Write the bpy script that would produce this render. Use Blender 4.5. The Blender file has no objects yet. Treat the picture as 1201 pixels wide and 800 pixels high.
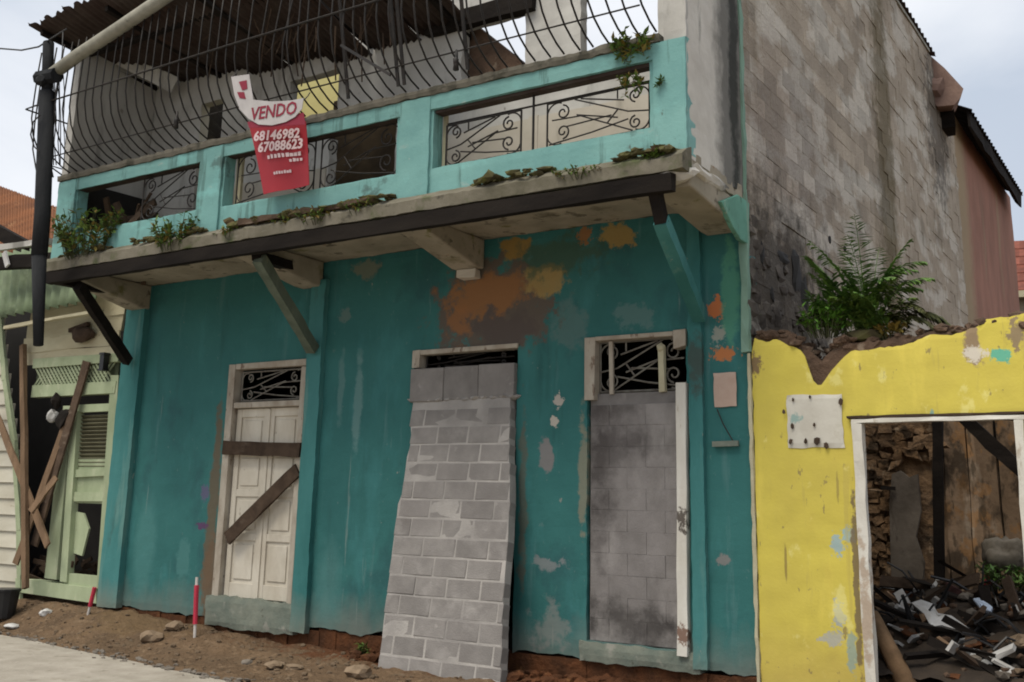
import bpy, bmesh, math, random
from mathutils import Vector, Matrix, noise as mnoise
random.seed(7)
sc = bpy.context.scene
C = sc.collection
R_ = math.radians

# ------------------------------------------------------------------ camera
# perspective recovered from the vanishing points of the street front
PPX, PPY, FPX = 574.2589, 305.4829, 1267.1576
CAM = Vector((3.73066, -9.74981, 1.38582))
def _cdir(x, y, s=1.0):
    return Vector(((x - PPX) * s, (y - PPY) * s, FPX * s)).normalized()
AX, AY, AZ = _cdir(-1346, 547, -1), _cdir(1450, 620), _cdir(718, -5200)   # world axes in lens axes
cam = bpy.data.cameras.new('camera'); camo = bpy.data.objects.new('camera', cam); C.objects.link(camo)
Rm = Matrix((AX, AY, AZ))
rt, dn, fw = Rm.col[0], Rm.col[1], Rm.col[2]
camo.matrix_world = Matrix(((rt.x, -dn.x, -fw.x, CAM.x), (rt.y, -dn.y, -fw.y, CAM.y), (rt.z, -dn.z, -fw.z, CAM.z), (0, 0, 0, 1)))
cam.sensor_width = 36; cam.lens = FPX / 1201 * 36
cam.shift_x = (600.5 - PPX) / 1201; cam.shift_y = -(400 - PPY) / 1201
cam.clip_start = .05; cam.clip_end = 2000
sc.camera = camo
def at(px, py, Y=0.0):
    "the point of the plane Y = const that the photograph shows at px, py"
    r = Rm @ Vector((px - PPX, py - PPY, FPX))
    return CAM + r * ((Y - CAM.y) / r.y)
def atX(px, py, X=0.1):
    r = Rm @ Vector((px - PPX, py - PPY, FPX))
    return CAM + r * ((X - CAM.x) / r.x)

# ------------------------------------------------------------------ world, sun
SUN_EL, SUN_AZ = R_(62), R_(196)          # azimuth measured from +Y clockwise: behind the viewer, a little left
w = bpy.data.worlds.new('World'); sc.world = w; w.use_nodes = True
nt = w.node_tree; nt.nodes.clear()
wo = nt.nodes.new('ShaderNodeOutputWorld'); bg = nt.nodes.new('ShaderNodeBackground')
sky = nt.nodes.new('ShaderNodeTexSky'); sky.sky_type = 'NISHITA'; sky.sun_disc = False
sky.sun_elevation = SUN_EL; sky.sun_rotation = SUN_AZ; sky.dust_density = 4; sky.air_density = 1.0
tc = nt.nodes.new('ShaderNodeTexCoord'); mp = nt.nodes.new('ShaderNodeMapping'); mp.inputs['Scale'].default_value = (1, 1, 2.2)
nz = nt.nodes.new('ShaderNodeTexNoise'); nz.inputs['Scale'].default_value = 1.6; nz.inputs['Detail'].default_value = 6; nz.inputs['Roughness'].default_value = .55
rp = nt.nodes.new('ShaderNodeMapRange'); rp.inputs[1].default_value = .3; rp.inputs[2].default_value = .72; rp.inputs[3].default_value = .8; rp.inputs[4].default_value = .97
mx = nt.nodes.new('ShaderNodeMix'); mx.data_type = 'RGBA'; 
nt.links.new(tc.outputs['Generated'], mp.inputs[0]); nt.links.new(mp.outputs[0], nz.inputs['Vector'])
nt.links.new(nz.outputs[0], rp.inputs[0]); nt.links.new(rp.outputs[0], mx.inputs[0])
nt.links.new(sky.outputs[0], mx.inputs[6]); nt.links.new(mx.outputs[2], bg.inputs[0])
nz2 = nt.nodes.new('ShaderNodeTexNoise'); nz2.inputs['Scale'].default_value = 1.1; nz2.inputs['Detail'].default_value = 7; nz2.inputs['Distortion'].default_value = .4
mp2 = nt.nodes.new('ShaderNodeMapping'); mp2.inputs['Scale'].default_value = (1.6, 1, 2.6); mp2.inputs['Location'].default_value = (1.35, .4, .2)
cr = nt.nodes.new('ShaderNodeMapRange'); cr.inputs[1].default_value = .40; cr.inputs[2].default_value = .60
cl = nt.nodes.new('ShaderNodeMix'); cl.data_type = 'RGBA'; cl.inputs[6].default_value = (3.7, 4.15, 4.85, 1); cl.inputs[7].default_value = (6.3, 6.45, 6.7, 1)
nt.links.new(tc.outputs['Generated'], mp2.inputs[0]); nt.links.new(mp2.outputs[0], nz2.inputs['Vector']); nt.links.new(nz2.outputs[0], cr.inputs[0]); nt.links.new(cr.outputs[0], cl.inputs[0]); nt.links.new(cl.outputs[2], mx.inputs[7])
bg.inputs[1].default_value = 0.075; nt.links.new(bg.outputs[0], wo.inputs[0])
sl = bpy.data.lights.new('sun', 'SUN'); sl.energy = 1.5; sl.angle = R_(35); sl.color = (1, .94, .83)
so = bpy.data.objects.new('sun', sl); C.objects.link(so)
sd = Vector((math.sin(SUN_AZ) * math.cos(SUN_EL), math.cos(SUN_AZ) * math.cos(SUN_EL), math.sin(SUN_EL)))
so.rotation_euler = sd.to_track_quat('Z', 'Y').to_euler()
sc.view_settings.view_transform = 'Standard'; sc.view_settings.look = 'None'
sc.view_settings.exposure = 1.08; sc.view_settings.gamma = 1
sc.cycles.filter_width = 1.9

# ------------------------------------------------------------------ materials
def srgb(r, g, b):
    f = lambda c: (c / 255 / 12.92) if c <= 10 else ((c / 255 + .055) / 1.055) ** 2.4
    return (f(r), f(g), f(b))
def M(name, a, b=None, nscale=2.5, rough=.88, bump=.25, bscale=30, layers=(), objrand=0.0, metal=0.0, lo=.35, hi=.65, stretch=(1, 1, 1), bdist=.012):
    m = bpy.data.materials.new(name); m.use_nodes = True
    t = m.node_tree; ns = t.nodes; L = t.links.new
    bs = ns['Principled BSDF']; bs.inputs['Roughness'].default_value = rough; bs.inputs['Metallic'].default_value = metal
    bs.inputs['Specular IOR Level'].default_value = .12 if rough >= .85 else .3
    pos = ns.new('ShaderNodeNewGeometry').outputs['Position']
    def vm(op, x, v):
        n = ns.new('ShaderNodeVectorMath'); n.operation = op; L(x, n.inputs[0]); n.inputs[1].default_value = v; return n.outputs[0]
    def ma(op, x, y):
        n = ns.new('ShaderNodeMath'); n.operation = op
        for i, q in enumerate((x, y)):
            if isinstance(q, (int, float)): n.inputs[i].default_value = q
            else: L(q, n.inputs[i])
        return n.outputs[0]
    def noi(scale, det=6, st=(1, 1, 1), off=0.0, rg=.6):
        v = vm('MULTIPLY', pos, st)
        if off: v = vm('ADD', v, (off, off * 1.7, off * .6))
        n = ns.new('ShaderNodeTexNoise'); n.inputs['Scale'].default_value = scale; n.inputs['Detail'].default_value = det
        n.inputs['Roughness'].default_value = rg; L(v, n.inputs['Vector']); return n.outputs[0]
    def mr(x, a0, a1, b0=0.0, b1=1.0):
        n = ns.new('ShaderNodeMapRange'); L(x, n.inputs[0])
        for i, q in enumerate((a0, a1, b0, b1)): n.inputs[i + 1].default_value = q
        return n.outputs[0]
    def mix(f, x, y):
        n = ns.new('ShaderNodeMix'); n.data_type = 'RGBA'
        if isinstance(f, float): n.inputs[0].default_value = f
        else: L(f, n.inputs[0])
        for i, q in ((6, x), (7, y)):
            if isinstance(q, tuple): n.inputs[i].default_value = (*q, 1)
            else: L(q, n.inputs[i])
        return n.outputs[2]
    b = b or tuple(c * .72 for c in a)
    col = mix(mr(noi(nscale, 8, stretch), lo, hi), a, b)
    warp = {}
    for k, ly in enumerate(layers):
        kind, c = ly[0], ly[1]
        if kind == 'n':      # ('n', colour, scale, threshold, softness, stretch, opacity)
            _, _, s, th, sf, st, op = ly
            f = mr(noi(s, 8, st, 3.1 * k + 1.3), th, th + sf, 0, op)
        elif kind == 'p':    # ('p', colour, centre, radii, roughness of outline, noise scale, softness, opacity)
            _, _, c0, rr, am, s, sf, op = ly
            key = 'big' if max(rr[0], rr[2]) > .14 else 'small'
            if key not in warp:
                n = ns.new('ShaderNodeTexNoise'); n.inputs['Scale'].default_value = 4.5 if key == 'big' else 15
                n.inputs['Detail'].default_value = 10; n.inputs['Roughness'].default_value = .68; L(pos, n.inputs['Vector']); warp[key] = vm('SUBTRACT', n.outputs['Color'], (.5, .5, .5))
            n1 = ns.new('ShaderNodeVectorMath'); n1.operation = 'MULTIPLY_ADD'; L(pos, n1.inputs[0]); n1.inputs[1].default_value = tuple(1 / q for q in rr); n1.inputs[2].default_value = tuple(-q / r_ for q, r_ in zip(c0, rr))
            n2 = ns.new('ShaderNodeVectorMath'); n2.operation = 'MULTIPLY_ADD'; L(warp[key], n2.inputs[0]); n2.inputs[1].default_value = (am * 3.2,) * 3; L(n1.outputs[0], n2.inputs[2])
            n = ns.new('ShaderNodeVectorMath'); n.operation = 'LENGTH'; L(n2.outputs[0], n.inputs[0])
            f = mr(n.outputs['Value'], 1 + sf * .85, 1 - sf * .85, 0, op)
        elif kind == 'z':    # ('z', colour, full at, none at, noise amount, opacity)
            _, _, z0, z1, am, op = ly
            sx = ns.new('ShaderNodeSeparateXYZ'); L(pos, sx.inputs[0])
            zz = ma('ADD', sx.outputs[2], ma('MULTIPLY', ma('SUBTRACT', noi(3.0, 6, (1, 1, .5), 5.0 + k), .5), am))
            f = mr(zz, z1, z0, 0, op)
        col = mix(f, col, c)
    if objrand:
        oi = ns.new('ShaderNodeObjectInfo')
        h = ns.new('ShaderNodeHueSaturation'); L(col, h.inputs['Color']); L(mr(oi.outputs['Random'], 0, 1, 1 - objrand, 1 + objrand), h.inputs['Value'])
        col = h.outputs[0]
    L(col, bs.inputs['Base Color'])
    if bump:
        bp = ns.new('ShaderNodeBump'); bp.inputs['Strength'].default_value = bump; bp.inputs['Distance'].default_value = bdist
        L(noi(bscale, 8), bp.inputs['Height']); L(bp.outputs[0], bs.inputs['Normal'])
    return m
def c3(px, py, Y=0.0): return tuple(at(px, py, Y))

GRIME = (.045, .042, .032)
def patch_at(px, py, rx, rz, col, am=.9, s=5, sf=.18, op=1.0, Y=0.0, ry=.3):
    return ('p', col, c3(px, py, Y), (rx, ry, rz), am, s, sf, op)
TEAL = (.028, .150, .150)
m_teal = M('teal_paint', (.036, .155, .146), (.024, .116, .112), 1.1, .8, .35, 18, lo=.3, hi=.7, layers=(
    ('n', (.022, .085, .09), 1.6, .56, .10, (1, 1, .7), .6),
    ('n', (.13, .20, .185), 28, .68, .03, (1, 1, .5), .5),
    ('n', (.17, .235, .215), 9, .68, .03, (1, 1, .06), .6),
    ('n', (.050, .20, .20), 2.2, .56, .14, (1, 1, .35), .55),
    ('n', (.085, .19, .185), 5.5, .60, .10, (1, 1, .10), .60),
    ('n', (.012, .060, .058), 3.0, .60, .16, (1, 1, .16), .65),
    ('n', (.10, .19, .18), 13, .66, .05, (1, 1, .7), .55),
    ('n', (.28, .27, .235), 9, .70, .03, (1, 1, .6), .75),
    ('z', (.16, .17, .145), -.05, .42, .7, .75),
    patch_at(170, 640, .2, .62, (.065, .20, .19), .3, 3, .3, .6),
    patch_at(215, 655, .13, .25, (.07, .20, .19), .6, 3, .15, .6),
    patch_at(385, 690, .18, .45, (.08, .20, .19), .5, 3, .5, .5),
    patch_at(420, 470, .06, .55, (.14, .25, .24), .8, 6, .3, .6),
    patch_at(400, 455, .05, .4, (.12, .22, .21), .8, 6, .3, .5),
    patch_at(405, 370, .09, .09, (.15, .2, .18), .9, 9, .2, .6),
    # plaster lost above the middle door
    patch_at(578, 362, .80, .56, (.105, .080, .062), .7, 4, .12, .95),
    patch_at(572, 345, .55, .22, (.25, .115, .042), .9, 5, .2, .9),
    patch_at(540, 375, .16, .22, (.26, .115, .042), 1.2, 7, .2, .8),
    patch_at(588, 385, .42, .20, (.085, .066, .058), .9, 5, .2, .85),
    patch_at(640, 328, .26, .17, (.31, .215, .075), .9, 6, .2, .9),
    patch_at(605, 292, .20, .12, (.27, .16, .035), 1.2, 7, .15, .9),
    patch_at(655, 300, .5, .22, (.05, .085, .05), 1.2, 6, .25, .7),
    patch_at(722, 277, .20, .15, (.30, .20, .06), 1.0, 7, .12, .9),
    patch_at(686, 276, .09, .10, (.27, .12, .04), 1.2, 8, .15, .9),
    patch_at(668, 385, .18, .28, (.09, .16, .15), 1.2, 7, .25, .7),
    patch_at(745, 370, .22, .14, (.11, .19, .18), 1.3, 9, .2, .6),
    patch_at(430, 315, .22, .12, (.20, .18, .12), 1.2, 8, .2, .6),
    # right strip: orange marks and bare spots
    patch_at(840, 362, .075, .11, (.50, .155, .05), 1.1, 12, .15, .95),
    patch_at(849, 415, .13, .065, (.46, .165, .055), 1.2, 12, .15, .95),
    patch_at(843, 392, .07, .09, (.30, .30, .25), 1.5, 14, .2, .8),
    patch_at(857, 345, .1, .5, (.08, .26, .17), .9, 6, .25, .75),
    patch_at(848, 657, .07, .05, (.22, .2, .19), 1.0, 12, .2, .8),
    # chips between the doors
    patch_at(640, 535, .085, .20, (.19, .18, .175), .8, 8, .15, .95),
    patch_at(655, 470, .06, .07, (.42, .38, .33), 1.4, 14, .12, .95),
    patch_at(650, 494, .055, .05, (.44, .40, .34), 1.0, 14, .12, .95),
    patch_at(640, 662, .20, .06, (.2, .21, .21), 1.6, 12, .2, .75),
    patch_at(645, 738, .22, .20, (.20, .205, .19), 1.6, 7, .3, .6),
    patch_at(684, 560, .05, .55, (.22, .20, .14), 1.3, 8, .25, .75),
    patch_at(613, 590, .05, .9, (.12, .09, .06), 1.2, 8, .25, .6),
    # bare earth plaster beside the white door, violet marks
    patch_at(249, 600, .09, 1.3, (.115, .088, .055), .8, 5, .2, .9),
    patch_at(246, 680, .14, .5, (.13, .085, .05), .9, 5, .2, .9),
    patch_at(240, 578, .07, .10, (.115, .085, .17), 1.2, 9, .25, .75),
    patch_at(237, 617, .10, .045, (.10, .03, .10), 1.0, 9, .25, .85),
))
m_teal2 = M('teal_pilaster_paint', (.055, .20, .195), (.03, .14, .135), 1.8, .8, .3, 20, stretch=(1, 1, .3), layers=(
    ('n', (.12, .24, .215), 4, .55, .1, (1, 1, .12), .7), ('n', (.04, .06, .045), 3, .62, .1, (1, 1, .3), .7),
    ('n', (.30, .29, .25), 10, .68, .04, (1, 1, .4), .7), ('z', (.20, .20, .16), -.1, .35, .6, .8),
    patch_at(818, 425, .12, .25, (.05, .07, .06), 1.0, 5, .25, .85)))
m_aqua = M('aqua_paint', (.180, .365, .340), (.140, .300, .285), 2.0, .8, .3, 25, layers=(
    ('n', (.21, .40, .37), 1.3, .52, .1, (.4, 1, 1), .6), ('n', (.06, .12, .105), 5, .57, .06, (1, 1, .12), .6), ('n', (.045, .055, .045), 2.2, .60, .05, (.8, 1, 1), .55),
    ('n', (.30, .37, .33), 6, .64, .04, (.5, 1, 1), .6), ('n', (.09, .10, .075), 11, .68, .03, (1, 1, .6), .7),
    ('n', (.22, .50, .47), 4, .58, .12, (.6, 1, 1), .5), ('n', (.10, .22, .20), 7, .66, .06, (1, 1, .5), .55),
    ('n', (.07, .085, .06), 2.6, .66, .1, (1, 1, .6), .6), ('n', (.42, .42, .37), 12, .72, .03, (1, 1, 1), .7)))
m_green = M('bright_green_paint', (.15, .34, .26), (.11, .25, .19), 3, .85, .4, 20, layers=(('n', (.06, .07, .045), 6, .6, .06, (1, 1, .5), .7), ('n', (.33, .36, .28), 7, .6, .08, (1, 1, .5), .6),))
m_strip = M('pale_teal_edge', (.22, .34, .27), (.14, .23, .18), 3, .85, .3, 25, stretch=(1, 1, .3), layers=(('n', (.09, .09, .07), 5, .6, .1, (1, 1, .3), .7),))
m_white_pl = M('weathered_white_plaster', (.60, .57, .51), (.48, .45, .40), 1.8, .9, .3, 20, layers=(
    ('p', (.10, .098, .088), (.1, -.22, 5.9), (.5, .44, 3.5), .30, 2.6, .3, .85),
    ('p', (.028, .03, .026), (.1, -.24, 5.75), (.5, .12, 1.6), .8, 4, .35, .85),
    ('n', (.12, .12, .105), 4, .6, .1, (1, 1, .25), .55)))
m_upwall = M('grey_white_plaster', (.52, .505, .465), (.37, .355, .325), 1.4, .9, .25, 20, stretch=(1, 1, .6), layers=(
    ('n', (.14, .132, .115), 2.5, .54, .12, (1, 1, .25), .7), ('n', (.10, .085, .06), 5, .66, .06, (1, 1, .5), .6)))
m_cream = M('cream_plaster', (.50, .455, .385), (.42, .38, .31), 1.5, .9, .2, 20, layers=(('n', (.22, .20, .16), 3, .6, .1, (1, 1, .3), .5),))
m_coping = M('grimy_coping', (.17, .155, .125), (.10, .092, .072), 3, .95, .5, 18, layers=(
    ('n', (.05, .048, .036), 4, .55, .1, (1, 1, 1), .7), ('n', (.28, .25, .20), 6, .62, .08, (.5, 1, 1), .7)))
m_ledge = M('mossy_ledge', (.20, .18, .14), (.11, .10, .07), 2.2, .95, .6, 18, layers=(
    ('n', (.055, .075, .022), 2.4, .56, .1, (1, 1, 1), .75), ('n', (.028, .025, .02), 5, .6, .08, (.6, 1, 1), .8), ('n', (.24, .22, .18), 4, .62, .08, (.5, 1, 1), .7)))
m_soffit = M('cream_soffit', (.36, .315, .245), (.25, .22, .165), 1.6, .9, .3, 14, layers=(
    ('n', (.07, .058, .04), 5, .60, .05, (1, 1, 1), .75), ('n', (.16, .15, .05), 3, .62, .05, (1, 1, 1), .7), ('n', (.24, .13, .06), 7, .66, .04, (1, 1, 1), .6),
    ('n', (.10, .085, .055), 3, .58, .1, (1, 1, 1), .6), ('n', (.13, .12, .045), 2, .64, .08, (1, 1, 1), .6)))
m_black = M('charred_timber', (.010, .008, .007), (.020, .016, .013), 5, .95, .5, 30, stretch=(.2, 1, 1))
m_iron = M('wrought_iron', (.010, .009, .008), (.026, .020, .016), 12, .6, .2, 60)
m_palegrille = M('pale_grille_paint', (.20, .19, .16), (.11, .095, .08), 10, .7, .2, 60)
m_postp = M('grey_green_post_paint', (.14, .165, .125), (.08, .10, .075), 4, .85, .35, 25, stretch=(1, 1, .25), layers=(('n', (.25, .22, .13), 5, .64, .06, (1, 1, .4), .6),))
m_pole = M('black_pole_tar', (.013, .014, .016), (.026, .027, .028), 6, .9, .6, 25, stretch=(1, 1, .2))
m_pipe = M('pale_pipe', (.30, .285, .23), (.20, .19, .15), 5, .7, .25, 25, layers=(('n', (.09, .085, .06), 6, .6, .1, (1, 1, 1), .7),))
m_rust = M('dark_rusty_sheet', (.042, .027, .022), (.065, .050, .042), 3, .85, .3, 30, layers=(('n', (.10, .05, .03), 4, .62, .08, (1, .3, 1), .6), ('n', (.015, .012, .011), 3, .6, .1, (1, .3, 1), .7)))
m_orust = M('orange_rusty_sheet', (.24, .10, .045), (.12, .055, .03), 2.2, .85, .3, 30, stretch=(1, .3, .3), layers=(('n', (.40, .22, .11), 5, .6, .1, (1, .3, .3), .6), ('n', (.07, .035, .022), 4, .62, .1, (1, .3, .3), .6)))
m_wdoor = M('chipped_white_door_paint', (.60, .555, .465), (.47, .42, .335), 3, .75, .25, 30, stretch=(1, 1, .5), layers=(
    ('n', (.22, .17, .115), 7, .66, .05, (1, 1, .35), .8), ('n', (.36, .32, .25), 2.5, .55, .15, (1, 1, .4), .6), ('n', (.07, .055, .04), 16, .70, .04, (1, 1, .5), .8)))
m_wframe = M('chipped_white_frame_paint', (.44, .395, .325), (.29, .245, .19), 5, .8, .35, 30, stretch=(1, 1, .5), layers=(
    ('n', (.15, .10, .07), 9, .62, .05, (1, 1, .4), .85), ('n', (.07, .05, .04), 14, .68, .04, (1, 1, .4), .8)))
m_wjamb = M('white_jamb_paint', (.66, .64, .58), (.52, .49, .42), 3, .75, .3, 30, stretch=(1, 1, .3), layers=(('n', (.32, .26, .19), 6, .60, .05, (1, 1, .3), .7), patch_at(804, 610, .06, .10, (.06, .045, .035), 1.6, 8, .2, .9), patch_at(806, 745, .08, .08, (.16, .08, .05), 1.2, 8, .2, .9), patch_at(1018, 700, .05, .5, (.35, .25, .17), 1.5, 8, .2, .7), ('n', (.12, .09, .06), 8, .69, .04, (1, 1, .6), .85),))
m_plank = M('weathered_plank', (.085, .058, .04), (.05, .034, .024), 6, .9, .6, 30, stretch=(1, 1, 1), layers=(('n', (.16, .125, .095), 8, .6, .1, (.4, 1, 1), .6),), objrand=.25)
m_plank2 = M('light_brown_timber', (.20, .13, .08), (.12, .078, .048), 6, .9, .5, 30, stretch=(1, 1, .2), layers=(('n', (.30, .22, .15), 8, .62, .1, (1, 1, .2), .6),), objrand=.25)
m_block = M('grey_concrete_block', (.255, .238, .222), (.20, .186, .174), 5, .95, .6, 70, layers=(
    ('n', (.19, .175, .165), 1.3, .5, .12, (1, 1, .7), .7), ('n', (.34, .32, .30), 1.9, .58, .1, (1, 1, 1), .6),
    ('n', (.15, .135, .125), 3, .62, .12, (1, 1, 1), .55), ('n', (.37, .35, .325), 9, .64, .1, (1, 1, 1), .5)), objrand=.10)
m_block3 = M('sooty_concrete_block', (.25, .232, .222), (.195, .18, .17), 4, .95, .5, 70, layers=(
    ('p', (.055, .048, .046), c3(700, 545), (.16, .6, .75), 1.1, 3, .75, .8),
    ('p', (.07, .062, .06), c3(745, 520), (.45, .6, .12), 1.2, 4, .75, .7),
    ('p', (.08, .07, .066), c3(715, 478), (.25, .6, .1), 1.2, 4, .75, .65),
    ('p', (.04, .036, .034), c3(735, 735), (.55, .6, .16), 1.2, 4, .6, .85),
    ('n', (.13, .12, .112), 2.2, .5, .25, (1, 1, .5), .6), ('n', (.34, .32, .30), 3, .5, .25, (1, 1, .5), .7)), objrand=.03)
m_mortar3 = M('grey_mortar', (.20, .187, .178), (.15, .14, .132), 4, .95, .5, 70, layers=(('n', (.28, .26, .245), 3, .58, .12, (1, 1, .5), .7),))
m_mortar = M('pale_mortar', (.40, .375, .345), (.25, .235, .22), 1.6, .95, .7, 40)


SIDE = (('n', (.52, .485, .42), 1.3, .49, .07, (1, .7, 1.3), .8), ('n', (.165, .145, .115), 1.4, .55, .14, (1, .9, .7), .55),
    ('n', (.20, .155, .09), .8, .58, .1, (1, 1.2, .2), .45),
    ('n', (.36, .335, .29), 6, .66, .06, (1, 1, 1), .45), ('n', (.06, .054, .046), 9, .66, .06, (1, 1, 1), .6),
    ('p', (.25, .205, .18), (.1, 1.1, 5.3), (2, 1.4, .9), 1.0, 2, .9, .5),
    ('p', (.11, .088, .044), (.1, 5.6, 6.5), (2, .45, 4), .8, 2, .4, .7),
    ('p', (.040, .032, .026), (.1, .9, 3.7), (2, 1.7, .85), .9, 2.2, .5, .85),
    ('p', (.042, .038, .034), (.1, 9.4, 8.2), (2, .8, 1.4), 1.0, 2, .4, .7))
m_side = M('stained_cement_block', (.42, .36, .285), (.30, .255, .20), 1.2, .95, .8, 26, layers=SIDE, objrand=.20, bdist=.03)
m_rubst = M('dark_mouldy_stone', (.115, .10, .085), (.05, .042, .036), 4, .95, .8, 20, layers=(('n', (.05, .065, .018), 3, .6, .08, (1, 1, 1), .7), ('n', (.27, .25, .21), 5, .63, .06, (1, 1, 1), .7)))
m_sidemort = M('side_wall_mortar', (.34, .306, .25), (.25, .222, .18), 1.2, .95, .8, 26, layers=SIDE, bdist=.03)
m_yellow = M('yellow_paint', (.61, .51, .085), (.53, .435, .08), 1.5, .8, .2, 25, layers=(
    ('n', (.73, .60, .11), 2.5, .58, .12, (1, 1, .25), .6), ('n', (.50, .37, .075), 1.8, .58, .14, (1, 1, .4), .6), ('n', (.40, .29, .07), 4, .62, .06, (1, 1, .08), .45),
    ('n', (.26, .17, .06), 6, .70, .04, (1, 1, .5), .7), ('n', (.13, .10, .06), 17, .73, .03, (1, 1, .6), .8),
    ('z', (.42, .30, .09), -.1, .45, .5, .6),
    patch_at(885, 428, .07, .10, (.16, .10, .065), 1.1, 8, .2, .9),
    patch_at(983, 640, .05, .10, (.30, .42, .44), 1.5, 7, .12, .9), patch_at(996, 628, .05, .07, (.28, .42, .45), 1.5, 7, .12, .9), patch_at(985, 722, .05, .13, (.32, .36, .38), 1.5, 7, .12, .85),
    patch_at(978, 750, .09, .06, (.36, .37, .36), 1.5, 7, .12, .8), patch_at(1000, 765, .05, .16, (.24, .33, .30), 1.5, 7, .12, .8), ('n', (.20, .15, .08), 11, .64, .03, (1, 1, .5), .7), ('n', (.45, .36, .09), 7, .60, .04, (1, 1, .08), .5), ('n', (.74, .68, .26), 3.5, .60, .05, (1, 1, .7), .5),
    patch_at(1006, 690, .03, .75, (.17, .125, .07), 1.3, 7, .2, .9),
    patch_at(1174, 418, .09, .055, (.11, .42, .30), 1.2, 9, .15, .95),
    patch_at(1192, 392, .06, .12, (.22, .16, .12), 1.2, 8, .2, .85),
    patch_at(1140, 402, .07, .20, (.24, .165, .12), 1.3, 8, .2, .9),
    patch_at(1143, 415, .09, .06, (.62, .57, .48), 1.1, 9, .2, .9),
    patch_at(1094, 490, .02, .07, (.2, .35, .3), .8, 9, .2, .9),
    patch_at(922, 660, .012, .16, (.2, .14, .05), .5, 9, .3, .7), patch_at(983, 572, .012, .12, (.24, .18, .06), .5, 9, .3, .6)))
m_ymason = M('broken_earth_masonry', (.125, .08, .055), (.075, .05, .035), 4, .95, .9, 22, layers=(('n', (.24, .19, .14), 6, .6, .08, (1, 1, 1), .7), ('n', (.03, .024, .018), 5, .6, .08, (1, 1, 1), .7)), bdist=.03)
m_notice = M('peeling_white_notice', (.60, .575, .50), (.50, .47, .40), 4, .8, .15, 30, layers=(
    patch_at(933, 492, .06, .045, (.22, .36, .33), 1.1, 14, .2, .8, ry=1),
    ('n', (.40, .36, .27), 5, .6, .1, (1, 1, 1), .5)))
m_paper = M('faded_pink_paper', (.50, .385, .315), (.44, .32, .255), 6, .85, .1, 30)
m_red = M('red_banner_print', (.36, .026, .036), (.29, .02, .03), 2, .55, .05, 20)
m_bwhite = M('banner_white', (.44, .415, .40), (.36, .335, .325), 4, .55, .05, 20)
m_bred = M('banner_dark_red_ink', (.24, .015, .035), None, 2, .55, 0)
m_bpink = M('banner_pale_ink', (.72, .56, .57), None, 2, .55, 0)
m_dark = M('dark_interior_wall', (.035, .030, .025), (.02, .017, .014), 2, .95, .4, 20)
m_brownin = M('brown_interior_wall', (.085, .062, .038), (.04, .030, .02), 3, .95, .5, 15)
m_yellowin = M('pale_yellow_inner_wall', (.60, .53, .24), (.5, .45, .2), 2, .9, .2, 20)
m_dirt = M('brown_dirt', (.165, .108, .064), (.105, .070, .043), 2.2, .97, 1.0, 14, bdist=.06, layers=(
    ('n', (.21, .145, .09), 9, .56, .06, (1, 1, 1), .7), ('n', (.055, .037, .024), 16, .60, .05, (1, 1, 1), .7), ('n', (.25, .19, .13), 45, .64, .03, (1, 1, 1), .7),
    ('n', (.135, .095, .06), 3, .57, .1, (1, 1, 1), .7), ('n', (.17, .145, .11), 12, .66, .06, (1, 1, 1), .6), ('n', (.03, .022, .016), 7, .64, .07, (1, 1, 1), .6),
    ('p', (.105, .04, .017), (-3.2, 0, -.2), (2.4, .55, .6), .9, 2.5, .3, .85), ('p', (.16, .105, .055), (-7.9, -.1, 0), (.9, .6, .6), 1, 2.5, .3, .7)))
m_footing = M('red_earth_footing', (.125, .05, .022), (.06, .028, .015), 4, .97, .9, 22, bdist=.03, layers=(('n', (.20, .10, .04), 7, .62, .08, (1, 1, 1), .6),))
m_road = M('pale_concrete_road', (.38, .345, .29), (.28, .25, .205), 2.6, .9, .6, 45, layers=(
    ('n', (.17, .14, .105), 5, .60, .08, (1, 1, 1), .55), ('n', (.46, .42, .36), 22, .6, .06, (1, 1, 1), .5), ('n', (.14, .12, .095), 40, .66, .04, (1, 1, 1), .5),
    ('n', (.22, .185, .14), 2.4, .6, .1, (1, 1, 1), .55), ('n', (.50, .46, .40), 8, .62, .1, (1, 1, 1), .4)))
m_stone = M('grey_stone', (.21, .185, .155), (.13, .11, .09), 6, .95, .7, 25, objrand=.3)
m_pstone = M('tan_stone', (.25, .185, .125), (.16, .115, .075), 6, .95, .7, 25)
m_pgreen = M('pale_green_paint', (.36, .41, .265), (.27, .315, .195), 2.5, .85, .3, 25, stretch=(1, 1, .4), layers=(
    ('n', (.46, .47, .33), 4, .58, .1, (1, 1, .4), .6), ('n', (.12, .11, .07), 7, .66, .06, (1, 1, .4), .75)), objrand=.1)
m_pcream = M('pale_cream_board', (.46, .43, .30), (.36, .32, .215), 3, .85, .35, 25, stretch=(.4, 1, 1), layers=(('n', (.14, .11, .07), 6, .64, .07, (.4, 1, 1), .75),), objrand=.12)
m_clap = M('white_clapboard', (.50, .475, .395), (.42, .39, .31), 3, .85, .3, 25, stretch=(.4, 1, 1), layers=(('n', (.22, .18, .12), 6, .66, .07, (.4, 1, 1), .7),), objrand=.1)
m_louver = M('grey_green_louvre', (.13, .125, .075), (.09, .085, .05), 5, .8, .3, 25)
m_zinc = M('green_zinc_sheet', (.16, .21, .115), (.11, .14, .08), 3, .7, .25, 25, layers=(('n', (.35, .38, .26), 3, .6, .1, (1, 1, .3), .6),))
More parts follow.
